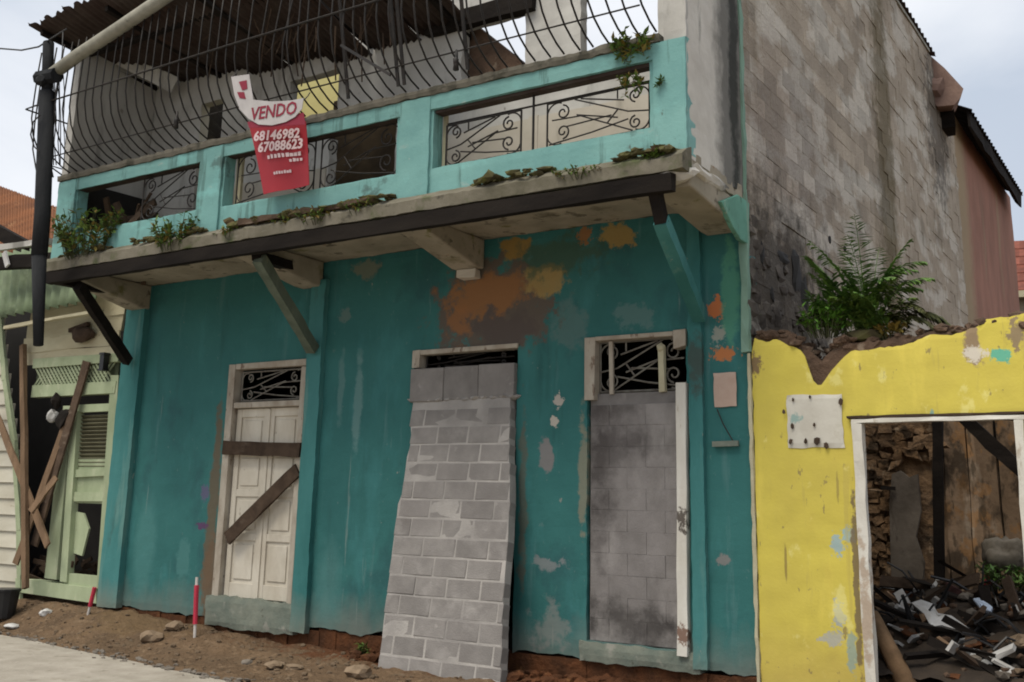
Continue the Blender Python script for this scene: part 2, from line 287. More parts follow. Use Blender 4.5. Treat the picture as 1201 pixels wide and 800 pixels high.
m_pink = M('pink_render', (.36, .19, .14), (.25, .135, .10), 1.2, .9, .35, 12, stretch=(1, 1, .4), layers=(('n', (.30, .24, .15), 1.5, .57, .1, (1, 1, .2), .6), ('n', (.17, .085, .06), 1.8, .58, .08, (1, 1, .15), .6), ('p', (.33, .27, .17), (.1, 11.0, 7), (1, .9, 5), .3, 2, .4, .8)))
m_tile = M('red_roof_tile', (.22, .075, .052), (.13, .05, .037), 3, .85, .3, 20, objrand=.2)
m_beige = M('beige_render', (.32, .28, .20), (.22, .2, .15), 1, .9, .2, 15)
m_leaf = M('leaf_green', (.115, .175, .030), (.06, .11, .018), 6, .6, .1, 20, layers=(('n', (.17, .20, .035), 5, .6, .1, (1, 1, 1), .7),))
m_fern = M('fern_green', (.12, .205, .040), (.055, .125, .026), 5, .55, .1, 20, layers=(('n', (.08, .17, .035), 6, .6, .1, (1, 1, 1), .6),))
m_dry = M('dry_leaf', (.20, .16, .035), (.15, .10, .02), 6, .7, .1, 20)
m_dryfern = M('dying_frond', (.075, .085, .022), (.05, .045, .016), 6, .7, .1, 20)
m_stem = M('plant_stem', (.05, .055, .02), None, 4, .8, 0)
m_moss = M('moss', (.095, .090, .035), (.06, .05, .028), 8, .95, .4, 30, layers=(('n', (.13, .14, .035), 7, .6, .1, (1, 1, 1), .7), ('n', (.08, .05, .03), 4, .58, .1, (1, 1, 1), .7)))
m_stake_r = M('red_stake_paint', (.52, .035, .07), None, 4, .6, 0)
m_stake_w = M('white_stake_paint', (.62, .58, .54), None, 4, .6, 0)
m_blackpl = M('black_plastic', (.012, .012, .013), (.024, .024, .025), 6, .35, .2, 20)
m_whitepl = M('dirty_white_plastic', (.52, .51, .49), (.33, .32, .30), 4, .5, .3, 20)
m_blue = M('pale_blue_sheet', (.42, .49, .60), (.3, .36, .45), 4, .5, .1, 20)
m_boulder = M('grey_rubble_lump', (.20, .175, .14), (.10, .085, .065), 8, .95, .6, 20)
m_bark = M('brown_log', (.20, .125, .07), (.12, .075, .042), 7, .9, .5, 20)
m_iboard = M('brown_interior_board', (.27, .185, .12), (.16, .108, .068), 3, .95, .7, 18, stretch=(1, 1, .25), layers=(
    ('n', (.34, .27, .20), 4, .56, .08, (1, 1, .25), .7), ('n', (.035, .026, .018), 3.5, .48, .08, (1, 1, .6), .8), ('n', (.30, .155, .06), 5, .56, .05, (1, 1, .8), .6), ('n', (.06, .045, .03), 12, .56, .06, (1, 1, .3), .7), ('n', (.22, .115, .045), 2.5, .6, .1, (1, 1, .6), .5)), objrand=.3)
m_wire = M('cable_black', (.05, .05, .05), None, 4, .6, 0)
m_darkfill = M('painted_darkness', (.02, .018, .016), None, 4, .8, .2)  # near-black colour standing in for the darkness inside openings and hollows

# ------------------------------------------------------------------ builders
WLOC = {}
class MB:
    def __init__(s): s.v = []; s.f = []
    def add(s, vs, fs):
        n = len(s.v); s.v += [Vector(q) for q in vs]; s.f += [tuple(i + n for i in q) for q in fs]; return s
    def obox(s, c, ex, ey, ez, jit=0.0):
        "box at centre c with half-axis vectors"
        c = Vector(c); ex, ey, ez = Vector(ex), Vector(ey), Vector(ez); vs = []
        for k in (-1, 1):
            for j in (-1, 1):
                for i in (-1, 1):
                    p = c + ex * i + ey * j + ez * k
                    if jit: p += Vector((random.uniform(-jit, jit), random.uniform(-jit, jit), random.uniform(-jit, jit)))
                    vs.append(p)
        return s.add(vs, [(0, 2, 3, 1), (4, 5, 7, 6), (0, 1, 5, 4), (2, 6, 7, 3), (0, 4, 6, 2), (1, 3, 7, 5)])
    def box(s, x0, x1, y0, y1, z0, z1, jit=0.0):
        return s.obox(((x0 + x1) / 2, (y0 + y1) / 2, (z0 + z1) / 2), ((x1 - x0) / 2, 0, 0), (0, (y1 - y0) / 2, 0), (0, 0, (z1 - z0) / 2), jit)
    def bar(s, a, b, w, d, up=(0, 1, 0), segs=1, jit=0.0):
        "straight timber from a to b, width w across, depth d along up"
        a, b, up = Vector(a), Vector(b), Vector(up); t = (b - a); L = t.length; t.normalize()
        sd = t.cross(up)
        if sd.length < 1e-4: sd = t.cross(Vector((1, 0, 0)))
        sd.normalize(); u2 = sd.cross(t).normalized(); rows = []
        for i in range(segs + 1):
            p = a + (b - a) * i / segs
            q = [p + sd * w / 2 * x + u2 * d / 2 * y for x, y in ((-1, -1), (1, -1), (1, 1), (-1, 1))]
            if jit: q = [k + Vector([random.uniform(-jit, jit) for _ in range(3)]) for k in q]
            rows.append(q)
        n = len(rows); fs = []
        for i in range(n - 1):
            for k in range(4):
                fs.append((i * 4 + k, i * 4 + (k + 1) % 4, i * 4 + 4 + (k + 1) % 4, i * 4 + 4 + k))
        fs += [(3, 2, 1, 0), tuple((n - 1) * 4 + k for k in range(4))]
        return s.add([v for r in rows for v in r], fs)
    def tube(s, pts, r, n=6, r1=None):
        pts = [Vector(p) for p in pts]; m = len(pts); rows = []
        prev = None
        for i, p in enumerate(pts):
            t = (pts[min(i + 1, m - 1)] - pts[max(i - 1, 0)]).normalized()
            if prev is None:
                a = t.cross(Vector((0, 0, 1)))
                if a.length < .1: a = t.cross(Vector((1, 0, 0)))
            else: a = prev - t * prev.dot(t)
            a.normalize(); prev = a; b = t.cross(a)
            rr = r if r1 is None else r + (r1 - r) * i / (m - 1)
            rows.append([p + (a * math.cos(q) + b * math.sin(q)) * rr for q in [2 * math.pi * k / n for k in range(n)]])
        fs = []
        for i in range(m - 1):
            for k in range(n): fs.append((i * n + k, i * n + (k + 1) % n, (i + 1) * n + (k + 1) % n, (i + 1) * n + k))
        fs += [tuple(reversed(range(n))), tuple((m - 1) * n + k for k in range(n))]
        return s.add([v for q in rows for v in q], fs)
    def prism(s, poly, back):
        "planar outline (3D points) given thickness by the vector back"
        n = len(poly); back = Vector(back); a = [Vector(p) for p in poly]
        return s.add(a + [p + back for p in a], [tuple(range(n)), tuple(reversed(range(n, 2 * n)))] + [(i, i + n, (i + 1) % n + n, (i + 1) % n) for i in range(n)])
    def lump(s, c, r, seed=0, sub=2, amp=.35, flat=1.0):
        bm = bmesh.new(); bmesh.ops.create_icosphere(bm, subdivisions=sub, radius=1)
        r = Vector(r) if not isinstance(r, (int, float)) else Vector((r, r, r)); c = Vector(c)
        off = Vector((seed * 7.3, seed * 3.1, seed * 1.7))
        vs = []
        for v in bm.verts:
            k = 1 + amp * mnoise.noise(v.co * 1.3 + off) + amp * .5 * mnoise.noise(v.co * 3.1 + off)
            vs.append(c + Vector((v.co.x * r.x, v.co.y * r.y, v.co.z * r.z * flat)) * k)
        bm.verts.index_update(); fs = [tuple(v.index for v in f.verts) for f in bm.faces]; bm.free()
        return s.add(vs, fs)
    def build(s, name, mat, parent=None, smooth=False, bevel=0.0, kind=None, label=None):
        c = Vector((0, 0, 0))
        lo = Vector((min(v.x for v in s.v), min(v.y for v in s.v), min(v.z for v in s.v)))
        hi = Vector((max(v.x for v in s.v), max(v.y for v in s.v), max(v.z for v in s.v)))
        c = (lo + hi) / 2
        if parent is None: c.z = lo.z
        me = bpy.data.meshes.new(name); me.from_pydata([v - c for v in s.v], [], s.f); me.validate()
        bm = bmesh.new(); bm.from_mesh(me); bmesh.ops.recalc_face_normals(bm, faces=bm.faces); bm.to_mesh(me); bm.free()
        me.materials.append(mat)
        if smooth:
            for p in me.polygons: p.use_smooth = True
        o = bpy.data.objects.new(name, me); C.objects.link(o)
        WLOC[o.name] = c
        o.location = c - (WLOC[parent.name] if parent else Vector((0, 0, 0)))
        if parent: o.parent = parent
        if bevel:
            b = o.modifiers.new('bevel', 'BEVEL'); b.width = bevel; b.segments = 2; b.limit_method = 'ANGLE'
        if kind: o['kind'] = kind
        if label: o['label'] = label
        return o
def thing(name, label, cat, loc, group=None):
    o = bpy.data.objects.new(name, None); C.objects.link(o); o.empty_display_size = .2
    o.location = loc; WLOC[o.name] = Vector(loc)
    o['label'] = label; o['category'] = cat
    if group: o['group'] = group
    return o
def tag(o, label, cat, group=None):
    o['label'] = label; o['category'] = cat
    if group: o['group'] = group
    return o
def put(name, me, parent, wloc, rot=(0, 0, 0), scale=(1, 1, 1)):
    "link a shared mesh as a part"
    o = bpy.data.objects.new(name, me); C.objects.link(o); o.parent = parent
    WLOC[o.name] = Vector(wloc); o.location = Vector(wloc) - WLOC[parent.name]; o.rotation_euler = rot; o.scale = scale
    return o
def fn(x, y, z, s=1.0): return mnoise.noise(Vector((x * s, y * s, z * s)))

def gridwall(o, du, dv, dn_, us, vs, holes=(), drop=None, thick=.2, step=.08, disp=.006, rag=.012, edge=None):
    """a wall sheet with thickness: o origin, du dv unit axes, dn_ outward normal, us/vs = (min, max),
    holes = rectangles (u0, v0, u1, v1), drop(u, v) leaves a cell out, edge(u, v) -> (u, v) shapes the rim"""
    o, du, dv, dn_ = Vector(o), Vector(du), Vector(dv), Vector(dn_)
    def cuts(a, b, extra):
        ks = sorted(set([a, b] + [e for e in extra if a < e < b])); out = []
        for i in range(len(ks) - 1):
            n = max(1, round((ks[i + 1] - ks[i]) / step))
            out += [ks[i] + (ks[i + 1] - ks[i]) * k / n for k in range(n)]
        return out + [b]
    U = cuts(us[0], us[1], [q for h in holes for q in (h[0], h[2])]); V = cuts(vs[0], vs[1], [q for h in holes for q in (h[1], h[3])])
    nu, nv = len(U), len(V); on = {}
    for i in range(nu - 1):
        for j in range(nv - 1):
            u, v = (U[i] + U[i + 1]) / 2, (V[j] + V[j + 1]) / 2
            on[i, j] = not (any(h[0] < u < h[2] and h[1] < v < h[3] for h in holes) or (drop and drop(u, v)))
    mb = MB(); idx = {}
    def rim(i, j):
        q = [on.get((a, b), False) for a in (i - 1, i) for b in (j - 1, j)]
        return not all(q)
    def vert(i, j, back):
        k = (i, j, back)
        if k not in idx:
            u, v = U[i], V[j]; w = -thick if back else disp * fn(u * 1.7, v * 1.7, 3.3) + disp * .6 * fn(u * 6, v * 6, 9.1)
            if rim(i, j):
                if edge: u, v = edge(u, v)
                u += rag * fn(u * 9, v * 9, 1.1 + back * .02); v += rag * fn(u * 9, v * 9, 7.7)
                if not back: w -= abs(rag) * .4
            idx[k] = len(mb.v); mb.v.append(o + du * u + dv * v + dn_ * w)
        return idx[k]
    for (i, j), ok in on.items():
        if not ok: continue
        a = [vert(i, j, 0), vert(i + 1, j, 0), vert(i + 1, j + 1, 0), vert(i, j + 1, 0)]
        b = [vert(i, j, 1), vert(i + 1, j, 1), vert(i + 1, j + 1, 1), vert(i, j + 1, 1)]
        mb.f.append(tuple(a)); mb.f.append(tuple(reversed(b)))
        for k, nb in enumerate(((i, j - 1), (i + 1, j), (i, j + 1), (i - 1, j))):
            if not on.get(nb, False): mb.f.append((a[k], b[k], b[(k + 1) % 4], a[(k + 1) % 4]))
    return mb
XD, YD, ZD = Vector((1, 0, 0)), Vector((0, 1, 0)), Vector((0, 0, 1))

def block_mesh(name, w, d, h, mat, seed, amp=.006, bev=.006):
    bm = bmesh.new(); bmesh.ops.create_cube(bm, size=1)
    for v in bm.verts: v.co = Vector((v.co.x * w, v.co.y * d, v.co.z * h))
    bmesh.ops.bevel(bm, geom=list(bm.edges), offset=bev, segments=1, affect='EDGES')
    for v in bm.verts:
        q = v.co * 7 + Vector((seed * 3.7, seed * 1.3, seed))
        v.co += Vector((mnoise.noise(q), mnoise.noise(q + Vector((9, 0, 0))), mnoise.noise(q + Vector((0, 9, 0))))) * amp
    me = bpy.data.meshes.new(name); bm.to_mesh(me); bm.free(); me.materials.append(mat); return me

def spiral(c, r, a0, turns, n=14, du=XD, dv=ZD):
    return [Vector(c) + (du * math.cos(a0 + turns * 2 * math.pi * k / n) + dv * math.sin(a0 + turns * 2 * math.pi * k / n)) * r * (1 - .72 * k / n) for k in range(n + 1)]
def arc(c, rx, rz, a0, a1, P, n=8): return [P(c[0] + rx * math.cos(a0 + (a1 - a0) * k / n), c[1] + rz * math.sin(a0 + (a1 - a0) * k / n)) for k in range(n + 1)]
def grille(name, x0, x1, z0, z1, Y, mat, parent, r=.009, flip=False, frame=True):
    "scroll-work panel: frame, slanting bars, fan bars and C-scrolls"
    w_, h = x1 - x0, z1 - z0; mb = MB()
    def P(u, v): return Vector((x0 + (1 - u if flip else u) * w_, Y, z0 + v * h))
    def line(*q): mb.tube([P(*k) for k in q], r * .8, 5)
    if frame:
        for a, b in (((0, 0), (1, 0)), ((1, 0), (1, 1)), ((1, 1), (0, 1)), ((0, 1), (0, 0))): mb.tube([P(*a), P(*b)], r, 5)
    k_ = h / w_
    line((.0, .40), (.20, .47), (.72, .98)); line((.16, .03), (.66, .58), (.95, .60)); line((.30, .98), (.30, .80)); line((.24, .74), (.66, .97))
    line((.30, .38), (.70, .62)); line((.36, .46), (.80, .40)); line((.30, .55), (.40, .30)); line((.2, .30), (.55, .16), (.98, .05))
    for (cu, cv, rz, a0, t) in ((.13, .80, .15, -1.5, 1.3), (.13, .20, .15, 1.5, -1.3), (.84, .74, .17, 1.6, 1.25), (.84, .30, .17, -1.6, -1.25)):
        n = 16; pts = [P(cu + rz * k_ * (1 - .75 * q / n) * math.cos(a0 + t * 6.283 * q / n), cv + rz * (1 - .75 * q / n) * math.sin(a0 + t * 6.283 * q / n)) for q in range(n + 1)]
        mb.tube(pts, r * .9, 5)
    mb.tube(arc((1 - .26 * k_, .72), .26 * k_, .26, 0, math.pi * .62, P), r * .8, 5); mb.tube(arc((1 - .26 * k_, .28), .26 * k_, .26, 0, -math.pi * .62, P), r * .8, 5)
    mb.tube(arc((.22 * k_, .72), .22 * k_, .24, math.pi, math.pi * .35, P), r * .8, 5); mb.tube(arc((.22 * k_, .26), .22 * k_, .24, math.pi, math.pi * 1.65, P), r * .8, 5)
    return mb.build(name, mat, parent)

def text_mesh(txt, size, bold=0.0):
    cu = bpy.data.curves.new('lettering', 'FONT'); cu.body = txt; cu.size = size; cu.offset = bold; cu.extrude = .002; cu.resolution_u = 2
    cu.align_x = 'CENTER'; cu.align_y = 'CENTER'
    ob = bpy.data.objects.new('lettering', cu); C.objects.link(ob)
    dg = bpy.context.evaluated_depsgraph_get(); dg.update()
    me = bpy.data.meshes.new_from_object(ob.evaluated_get(dg)); bpy.data.objects.remove(ob); bpy.data.curves.remove(cu)
    vs = [v.co.copy() for v in me.vertices]; fs = [tuple(p.vertices) for p in me.polygons]; bpy.data.meshes.remove(me)
    return vs, fs
def text_on(name, txt, c, ux, uy, width, height, mat, parent, bold=0.0):
    "flat lettering fitted to width x height at c, along unit vectors ux (reading) and uy (up)"
    vs, fs = text_mesh(txt, 1.0, bold); mb = MB()
    xs = [v.x for v in vs]; ys = [v.y for v in vs]; cx, cy = (min(xs) + max(xs)) / 2, (min(ys) + max(ys)) / 2
    kx, ky = width / (max(xs) - min(xs)), height / (max(ys) - min(ys)); ux, uy = Vector(ux), Vector(uy); un = ux.cross(uy).normalized()
    mb.add([Vector(c) + ux * (v.x - cx) * kx + uy * (v.y - cy) * ky + un * v.z for v in vs], fs)
    return mb.build(name, mat, parent)

# ================================================================== ground and road
def road_edge(X): return -0.96 - 0.146 * (X + 9.83) * .92          # y of the kerbless road edge
ROADZ = -.35
def ground_h(X, Y):
    e = road_edge(max(min(X, 6), -20)); base = ROADZ - .02
    if Y < e: return base - .10 * min(1, (e - Y) / .3)
    # dirt verge climbing to the foot of the walls
    wall = -.06 if X < -8.6 else (-.06 - .16 * min(1, (X + 8.6) / 3.0))
    if X > .1: wall = -.10
    if Y <= 0:
        t = (Y - e) / (0 - e); t = t * t * (3 - 2 * t); h = base + .02 + (wall - base) * t
    elif X > .15 or X < -9.0: h = wall + min(1, Y / .4) * .14
    else: h = wall - .05
    return h + .035 * fn(X, Y, 0, 2.2) + .034 * fn(X, Y, 4, 6) + .020 * fn(X, Y, 8, 13)
def axis(lo, a, b, hi, fine, far):
    n = round((b - a) / fine); mid = [a + (b - a) * k / n for k in range(n + 1)]
    L = [a - (a - lo) * (k / far) ** 2.2 for k in range(far, 0, -1)]; H = [b + (hi - b) * (k / far) ** 2.2 for k in range(1, far + 1)]
    return L + mid + H
gx, gy = axis(-400, -14, 4.5, 400, .07, 14), axis(-400, -3, 3.6, 600, .06, 14)
g = MB(); g.v = [Vector((x, y, ground_h(x, y))) for y in gy for x in gx]
nx = len(gx); g.f = [(j * nx + i, j * nx + i + 1, (j + 1) * nx + i + 1, (j + 1) * nx + i) for j in range(len(gy) - 1) for i in range(nx - 1)]
gr = g.build('ground', m_dirt, smooth=True, kind='structure')
xs = [-300 + 10 * k for k in range(28)] + [-20 + .15 * k for k in range(200)] + [10 + 10 * k for k in range(30)]
rows = [0, .06, .3, 1, 3, 30]; r = MB()
for x in xs:
    e = road_edge(max(min(x, 40), -40)) + .05 * fn(x, 0, 0, 1.3) + .03 * fn(x, 0, 5, 5)
    for k, q in enumerate(rows): r.v.append(Vector((x, e - q, ROADZ - .05 if k == 0 else ROADZ + (.004 * fn(x, q, 2, 3)))))
k = len(rows); r.f = [(i * k + j, i * k + j + 1, (i + 1) * k + j + 1, (i + 1) * k + j) for i in range(len(xs) - 1) for j in range(k - 1)]
r.build('road', m_road, smooth=False, kind='structure')

# ================================================================== the teal house
house = thing('teal_house', 'two-storey derelict teal house with a balcony, boarded white door and grey block side wall', 'house', (-4.4, 0, 0))
ZS = 4.345                                                           # foot of the balcony slab
def X_(px, py): return at(px, py).x
def Z_(px, py): return at(px, py).z
D1 = (-6.93, .24, -5.58, 3.12); D2 = (-3.90, -.05, -2.50, 3.12); D3 = (-1.645, .16, -.55, 3.13)
def rag_edge(u, v): return (u, v + (.05 * fn(u, 0, 2, 2.5) + .04 * fn(u, 0, 4, 9) if v < .01 else 0))
wall = gridwall((0, 0, 0), XD, ZD, -YD, (-8.95, .10), (0.0, ZS), holes=(D1, (D2[0], -.1, D2[2], D2[3]), D3), thick=.22, step=.075, disp=.010, rag=.014, edge=rag_edge)
wall.build('front_wall', m_teal, house)
fm = MB(); 
for k in range(36):
    x0 = -8.9 + .25 * k
    if x0 > .0: break
    fm.box(x0, x0 + .26, .012 + random.uniform(0, .02), .2, -.6, -.005 + random.uniform(-.02, .0), .01)
fm.build('footing', m_footing, house)
def pilaster(px0, px1, py, z0, z1, proud, mat=None):
    a, b = X_(px0, py), X_(px1, py)
    m = gridwall((0, -proud, 0), XD, ZD, -YD, (a, b), (z0, z1), thick=proud + .01, step=.07, disp=.008, rag=.012)
    return m.build('pilaster', mat or m_teal2, house)
pilaster(144, 166, 470, -.02, ZS - .01, .10); pilaster(356, 373, 560, -.06, 4.1, .08); pilaster(813, 829, 600, .02, ZS - .01, .06)
# -- white door with boards nailed across
x0, z0, x1, z1 = D1
fr = MB(); fr.box(x0 - .01, x0 + .12, -.025, .12, z0 - .02, z1 + .01, .008); fr.box(x0 + .121, x1 + .01, -.023, .12, z1 - .06, z1 + .015, .008)
fr.box(x1 - .06, x1 + .02, -.030, .12, z0, z1 - .076, .004); fr.box(x0 + .131, x1 - .061, -.02, .12, 2.56, 2.635, .004)
fr.build('door_frame', m_wframe, house, bevel=.006)
grille('transom_grille', x0 + .17, x1 - .08, 2.66, z1 - .09, .07, m_palegrille, house, r=.011)
xm = (x0 + .14 + x1 - .06) / 2
for a, b in ((x0 + .135, xm - .006), (xm + .006, x1 - .065)):
    lf = MB(); lf.box(a, b, .075, .10, z0 + .01, 2.555)
    st = .085
    zz = [z0 + .01, .42, .93, 1.02, 1.46, 1.55, 1.98, 2.07, 2.45, 2.555]
    lf.box(a, a + st, .052, .0745, zz[0], zz[-1]); lf.box(b - st, b, .052, .0745, zz[0], zz[-1])
    for q in range(0, 10, 2): lf.box(a + st + .001, b - st - .001, .054, .0745, zz[q], zz[q + 1])
    leaf = lf.build('door_leaf', m_wdoor, house, bevel=.005)
    for q in range(1, 9, 2): MB().box(a + st + .045, b - st - .045, .060, .074, zz[q] + .045, zz[q + 1] - .045).build('panel', m_wdoor, leaf, bevel=.008)
MB().box(xm - .025, xm + .025, .036, .051, z0 + .02, 2.54, .003).build('cover_strip', m_wdoor, house)
a, b = at(262, 525, -.05), at(352, 528, -.05)
MB().bar(a, b, .17, .032, segs=8, jit=.005).build('boarding_plank', m_plank, house, label='dark plank nailed level across the white door')
a, b = at(266, 632, -.055), at(349, 551, -.055)
MB().bar(a, b, .165, .034, segs=8, jit=.006).build('boarding_plank', m_plank, house, label='dark plank nailed aslant across the white door')
si = gridwall((0, -.06, 0), XD, ZD, -YD, (x0 - .06, x1 + .10), (-.10, .25), thick=.2, step=.06, disp=.02, rag=.03)
m_sill = M('worn_green_grey_sill', (.20, .215, .175), (.13, .155, .13), 4, .95, .6, 25, layers=(('n', (.30, .29, .25), 6, .58, .1, (1, 1, 1), .7), ('n', (.06, .05, .035), 8, .64, .08, (1, 1, 1), .8)))
si.build('door_sill', m_sill, house)
# -- middle doorway: transom and block lintel
x0, z0, x1, z1 = D2
fr = MB(); fr.box(x0 - .01, x0 + .09, -.03, .12, 2.93, z1 + .02, .006); fr.box(x0 + .091, x1 + .01, -.02, .12, z1 - .035, z1 + .012, .006)
fr.build('door_frame', m_wframe, house, bevel=.006)
grille('transom_grille', x0 + .12, x1 - .02, 2.90, z1 - .03, .08, m_iron, house, r=.010)
bm3 = [block_mesh('sooty_block', .401, .10, .207, m_block3, k, .003, .002) for k in range(4)]
bmL = [block_mesh('lintel_block', .46, .14, .37, m_block, 10 + k) for k in range(2)]
lin = MB().box(x0 + .01, x1 - .01, .02, .14, 2.54, 2.91); lin = lin.build('mortar_bed', m_mortar, house)
for k in range(3): put('block', bmL[k % 2], lin, (x0 + .24 + .462 * k, -.005 + .01 * k, 2.73 + .004 * k), (0, R_(180 * (k == 1)), 0))
# -- right doorway: blocked up flush with the frame
x0, z0, x1, z1 = D3
fr = MB(); fr.box(x0 - .015, x0 + .10, -.03, .12, 2.50, z1 + .01, .008); fr.box(x0 + .101, x1 - .13, -.026, .12, z1 - .035, z1 + .012, .006)
fr.box(x1 - .129, x1 + .01, -.027, .12, z1 - .15, z1 + .01, .016)
fr.build('door_frame', m_wframe, house, bevel=.006)
jb = MB(); jb.bar((x1 - .05, -.03, .12), (x1 - .03, -.03, 2.62), .10, .09, segs=10, jit=.006); jb.build('door_jamb', m_wjamb, house)
grille('transom_grille', x0 + .11, x1 - .01, 2.58, z1 - .04, .085, m_palegrille, house, r=.012)
cs = MB(); cs.bar((x0 + .27, .03, 2.55), (x0 + .26, .03, z1 - .04), .042, .03); cs.build('upright_stick', m_wframe, house)
cs = MB(); cs.bar((x1 - .26, .02, 2.55), (x1 - .27, .02, 3.0), .065, .04, segs=3, jit=.006); cs.lump((x1 - .27, .015, 2.99), .05, 4, 1); cs.build('upright_stick', m_pcream, house)
bed = MB().box(x0 + .02, x1 - .02, .045, .17, .16, 2.56).build('mortar_bed', m_mortar3, house)
row = 0; z = .27
while z < 2.5:
    x = x0 + .03 + (.0 if row % 2 else -.2)
    while x < x1 - .12:
        a, b = max(x, x0 + .03), min(x + .40, x1 - .10)
        if b - a > .07: put('block', bm3[random.randrange(4)], bed, ((a + b) / 2, .088 + random.uniform(-.002, .002), z), (0, R_(180 * random.randint(0, 1)), 0), ((b - a + .002) / .4, 1, 1))
        x += .405
    z += .207; row += 1
sk = gridwall((0, -.045, 0), XD, ZD, -YD, (x0 - .06, x1 + .10), (-.02, .15), thick=.2, step=.06, disp=.02, rag=.025)
sk.build('door_sill', m_sill, house)

# -- balcony: slab, ledge, beam, parapet
BY = -1.36; XL, XR = -9.06, .10
sb = gridwall((0, 0, ZS), XD, -YD, -ZD, (XL, XR), (-.2, -BY + .02), thick=.15, step=.07, disp=.018, rag=.03)
sb.build('balcony_slab', m_soffit, house)
lg = MB()
n = 120
for i in range(n + 1):
    x = XL - .1 + (XR + .02 - XL + .1) * i / n
    o1 = .16 + .03 * fn(x, 0, 0, 3) + .03 * fn(x, 1, 0, 9); t1 = .02 * fn(x, 2, 0, 6)
    bot = 4.27
    lg.v += [Vector((x, BY + .02, bot)), Vector((x, BY - o1, bot + .01)), Vector((x, BY - o1 - .01, bot + .13 + t1)), Vector((x, BY - o1 * .5, bot + .20 + t1)), Vector((x, BY + .02, 4.515 + t1))]
lg.f = [(i * 5 + k, i * 5 + 5 + k, i * 5 + 5 + (k + 1) % 5, i * 5 + (k + 1) % 5) for i in range(n) for k in range(5)] + [(0, 1, 2, 3, 4), tuple(n * 5 + k for k in (4, 3, 2, 1, 0))]
lg.build('balcony_ledge', m_ledge, house)
bY = BY - .13
a, b = at(58, 322, bY), at(775, 222, bY)
MB().bar((a.x, bY, 4.185), (b.x + .12, bY, 4.175), .15, .09, segs=30, jit=.006).build('eaves_beam', m_black, house)
H = []
for q in (((88, 222), (232, 188), (90, 272), (232, 247)), ((262, 181), (465, 136), (264, 238), (465, 208)), ((508, 126), (762, 76), (508, 194), (762, 153))):
    p = [at(*k, BY) for k in q]
    H.append(((p[0].x + p[2].x) / 2, (p[2].z + p[3].z) / 2, (p[1].x + p[3].x) / 2, (p[0].z + p[1].z) / 2))
print('HOLES', [tuple(round(c, 2) for c in h) for h in H])
ZT = 5.56
def par_edge(u, v):
    if v < 4.43: return (u, v + .05 * fn(u, 0, 3, 1.6) + .03 * fn(u, 0, 6, 6) + (.10 * max(0, fn(u, 3, 0, .9))))
    return (u, v)
pw = gridwall((0, BY, 0), XD, ZD, -YD, (XL, XR), (4.42, ZT), holes=H, thick=.16, step=.075, disp=.007, rag=.008, edge=par_edge)
par = pw.build('parapet_wall', m_aqua, house)
for a, b in ((XL, H[0][0] - .02), (H[0][2] + .03, H[1][0] - .03), (H[1][2] + .04, H[2][0] - .03), (H[2][2] + .03, XR - .003)):
    if b - a > .1: gridwall((0, BY - .035, 0), XD, ZD, -YD, (a + .02, b), (4.44, ZT - .01), thick=.034, step=.08, disp=.006, rag=.01).build('parapet_pier', m_aqua, par)
gridwall((0, BY - .025, 0), XD, ZD, -YD, (XL, XR - .004), (5.40, ZT - .004), thick=.024, step=.08, disp=.006, rag=.007).build('parapet_rail', m_aqua, par)
cp = gridwall((0, BY - .05, 0), XD, ZD, -YD, (XL - .02, XR - .25), (ZT + .002, ZT + .085), thick=.26, step=.05, disp=.02, rag=.022); cp.build('parapet_coping', m_coping, house)
Yg = BY + .10
(a, c, b, d) = H[0]; grille('parapet_grille', a + (b - a) * .52, b - .02, c + .02, d - .03, Yg, m_iron, house, r=.010)
(a, c, b, d) = H[1]; mid = (a + b) / 2 + .1
grille('parapet_grille', a + .12, mid - .05, c + .02, d - .03, Yg, m_iron, house, r=.010, flip=True); grille('parapet_grille', mid + .05, b - .03, c + .02, d - .03, Yg, m_iron, house, r=.010)
MB().box(a + .012, a + .10, Yg + .07, Yg + .11, c - .05, d + .02).build('grille_post', m_pcream, house)
(a, c, b, d) = H[2]; mid = a + (b - a) * .47
grille('parapet_grille', a + .10, mid - .14, c + .03, d - .16, Yg, m_iron, house, r=.011); grille('parapet_grille', mid + .16, b - .05, c + .03, d - .16, Yg, m_iron, house, r=.010, flip=True)
gg = MB(); gg.tube([(a + .1, Yg + .012, d - .14), (b - .05, Yg + .012, d - .14)], .011, 5); gg.tube([(a + .1, Yg + .012, c + .02), (b - .05, Yg + .012, c + .02)], .011, 5)
gg.tube([(mid, Yg, c - .02), (mid, Yg, d)], .013, 5); gg.build('grille_rail', m_iron, house)
MB().box(a + .012, a + .05, Yg + .05, Yg + .09, c - .05, d + .02).build('grille_post', m_pcream, house)
for (a, c, b, d) in H: MB().box(a + .01, b - .01, BY + .015, BY + .13, d - .035, d - .004, .004).build('rusty_lintel_strip', m_rust, house)
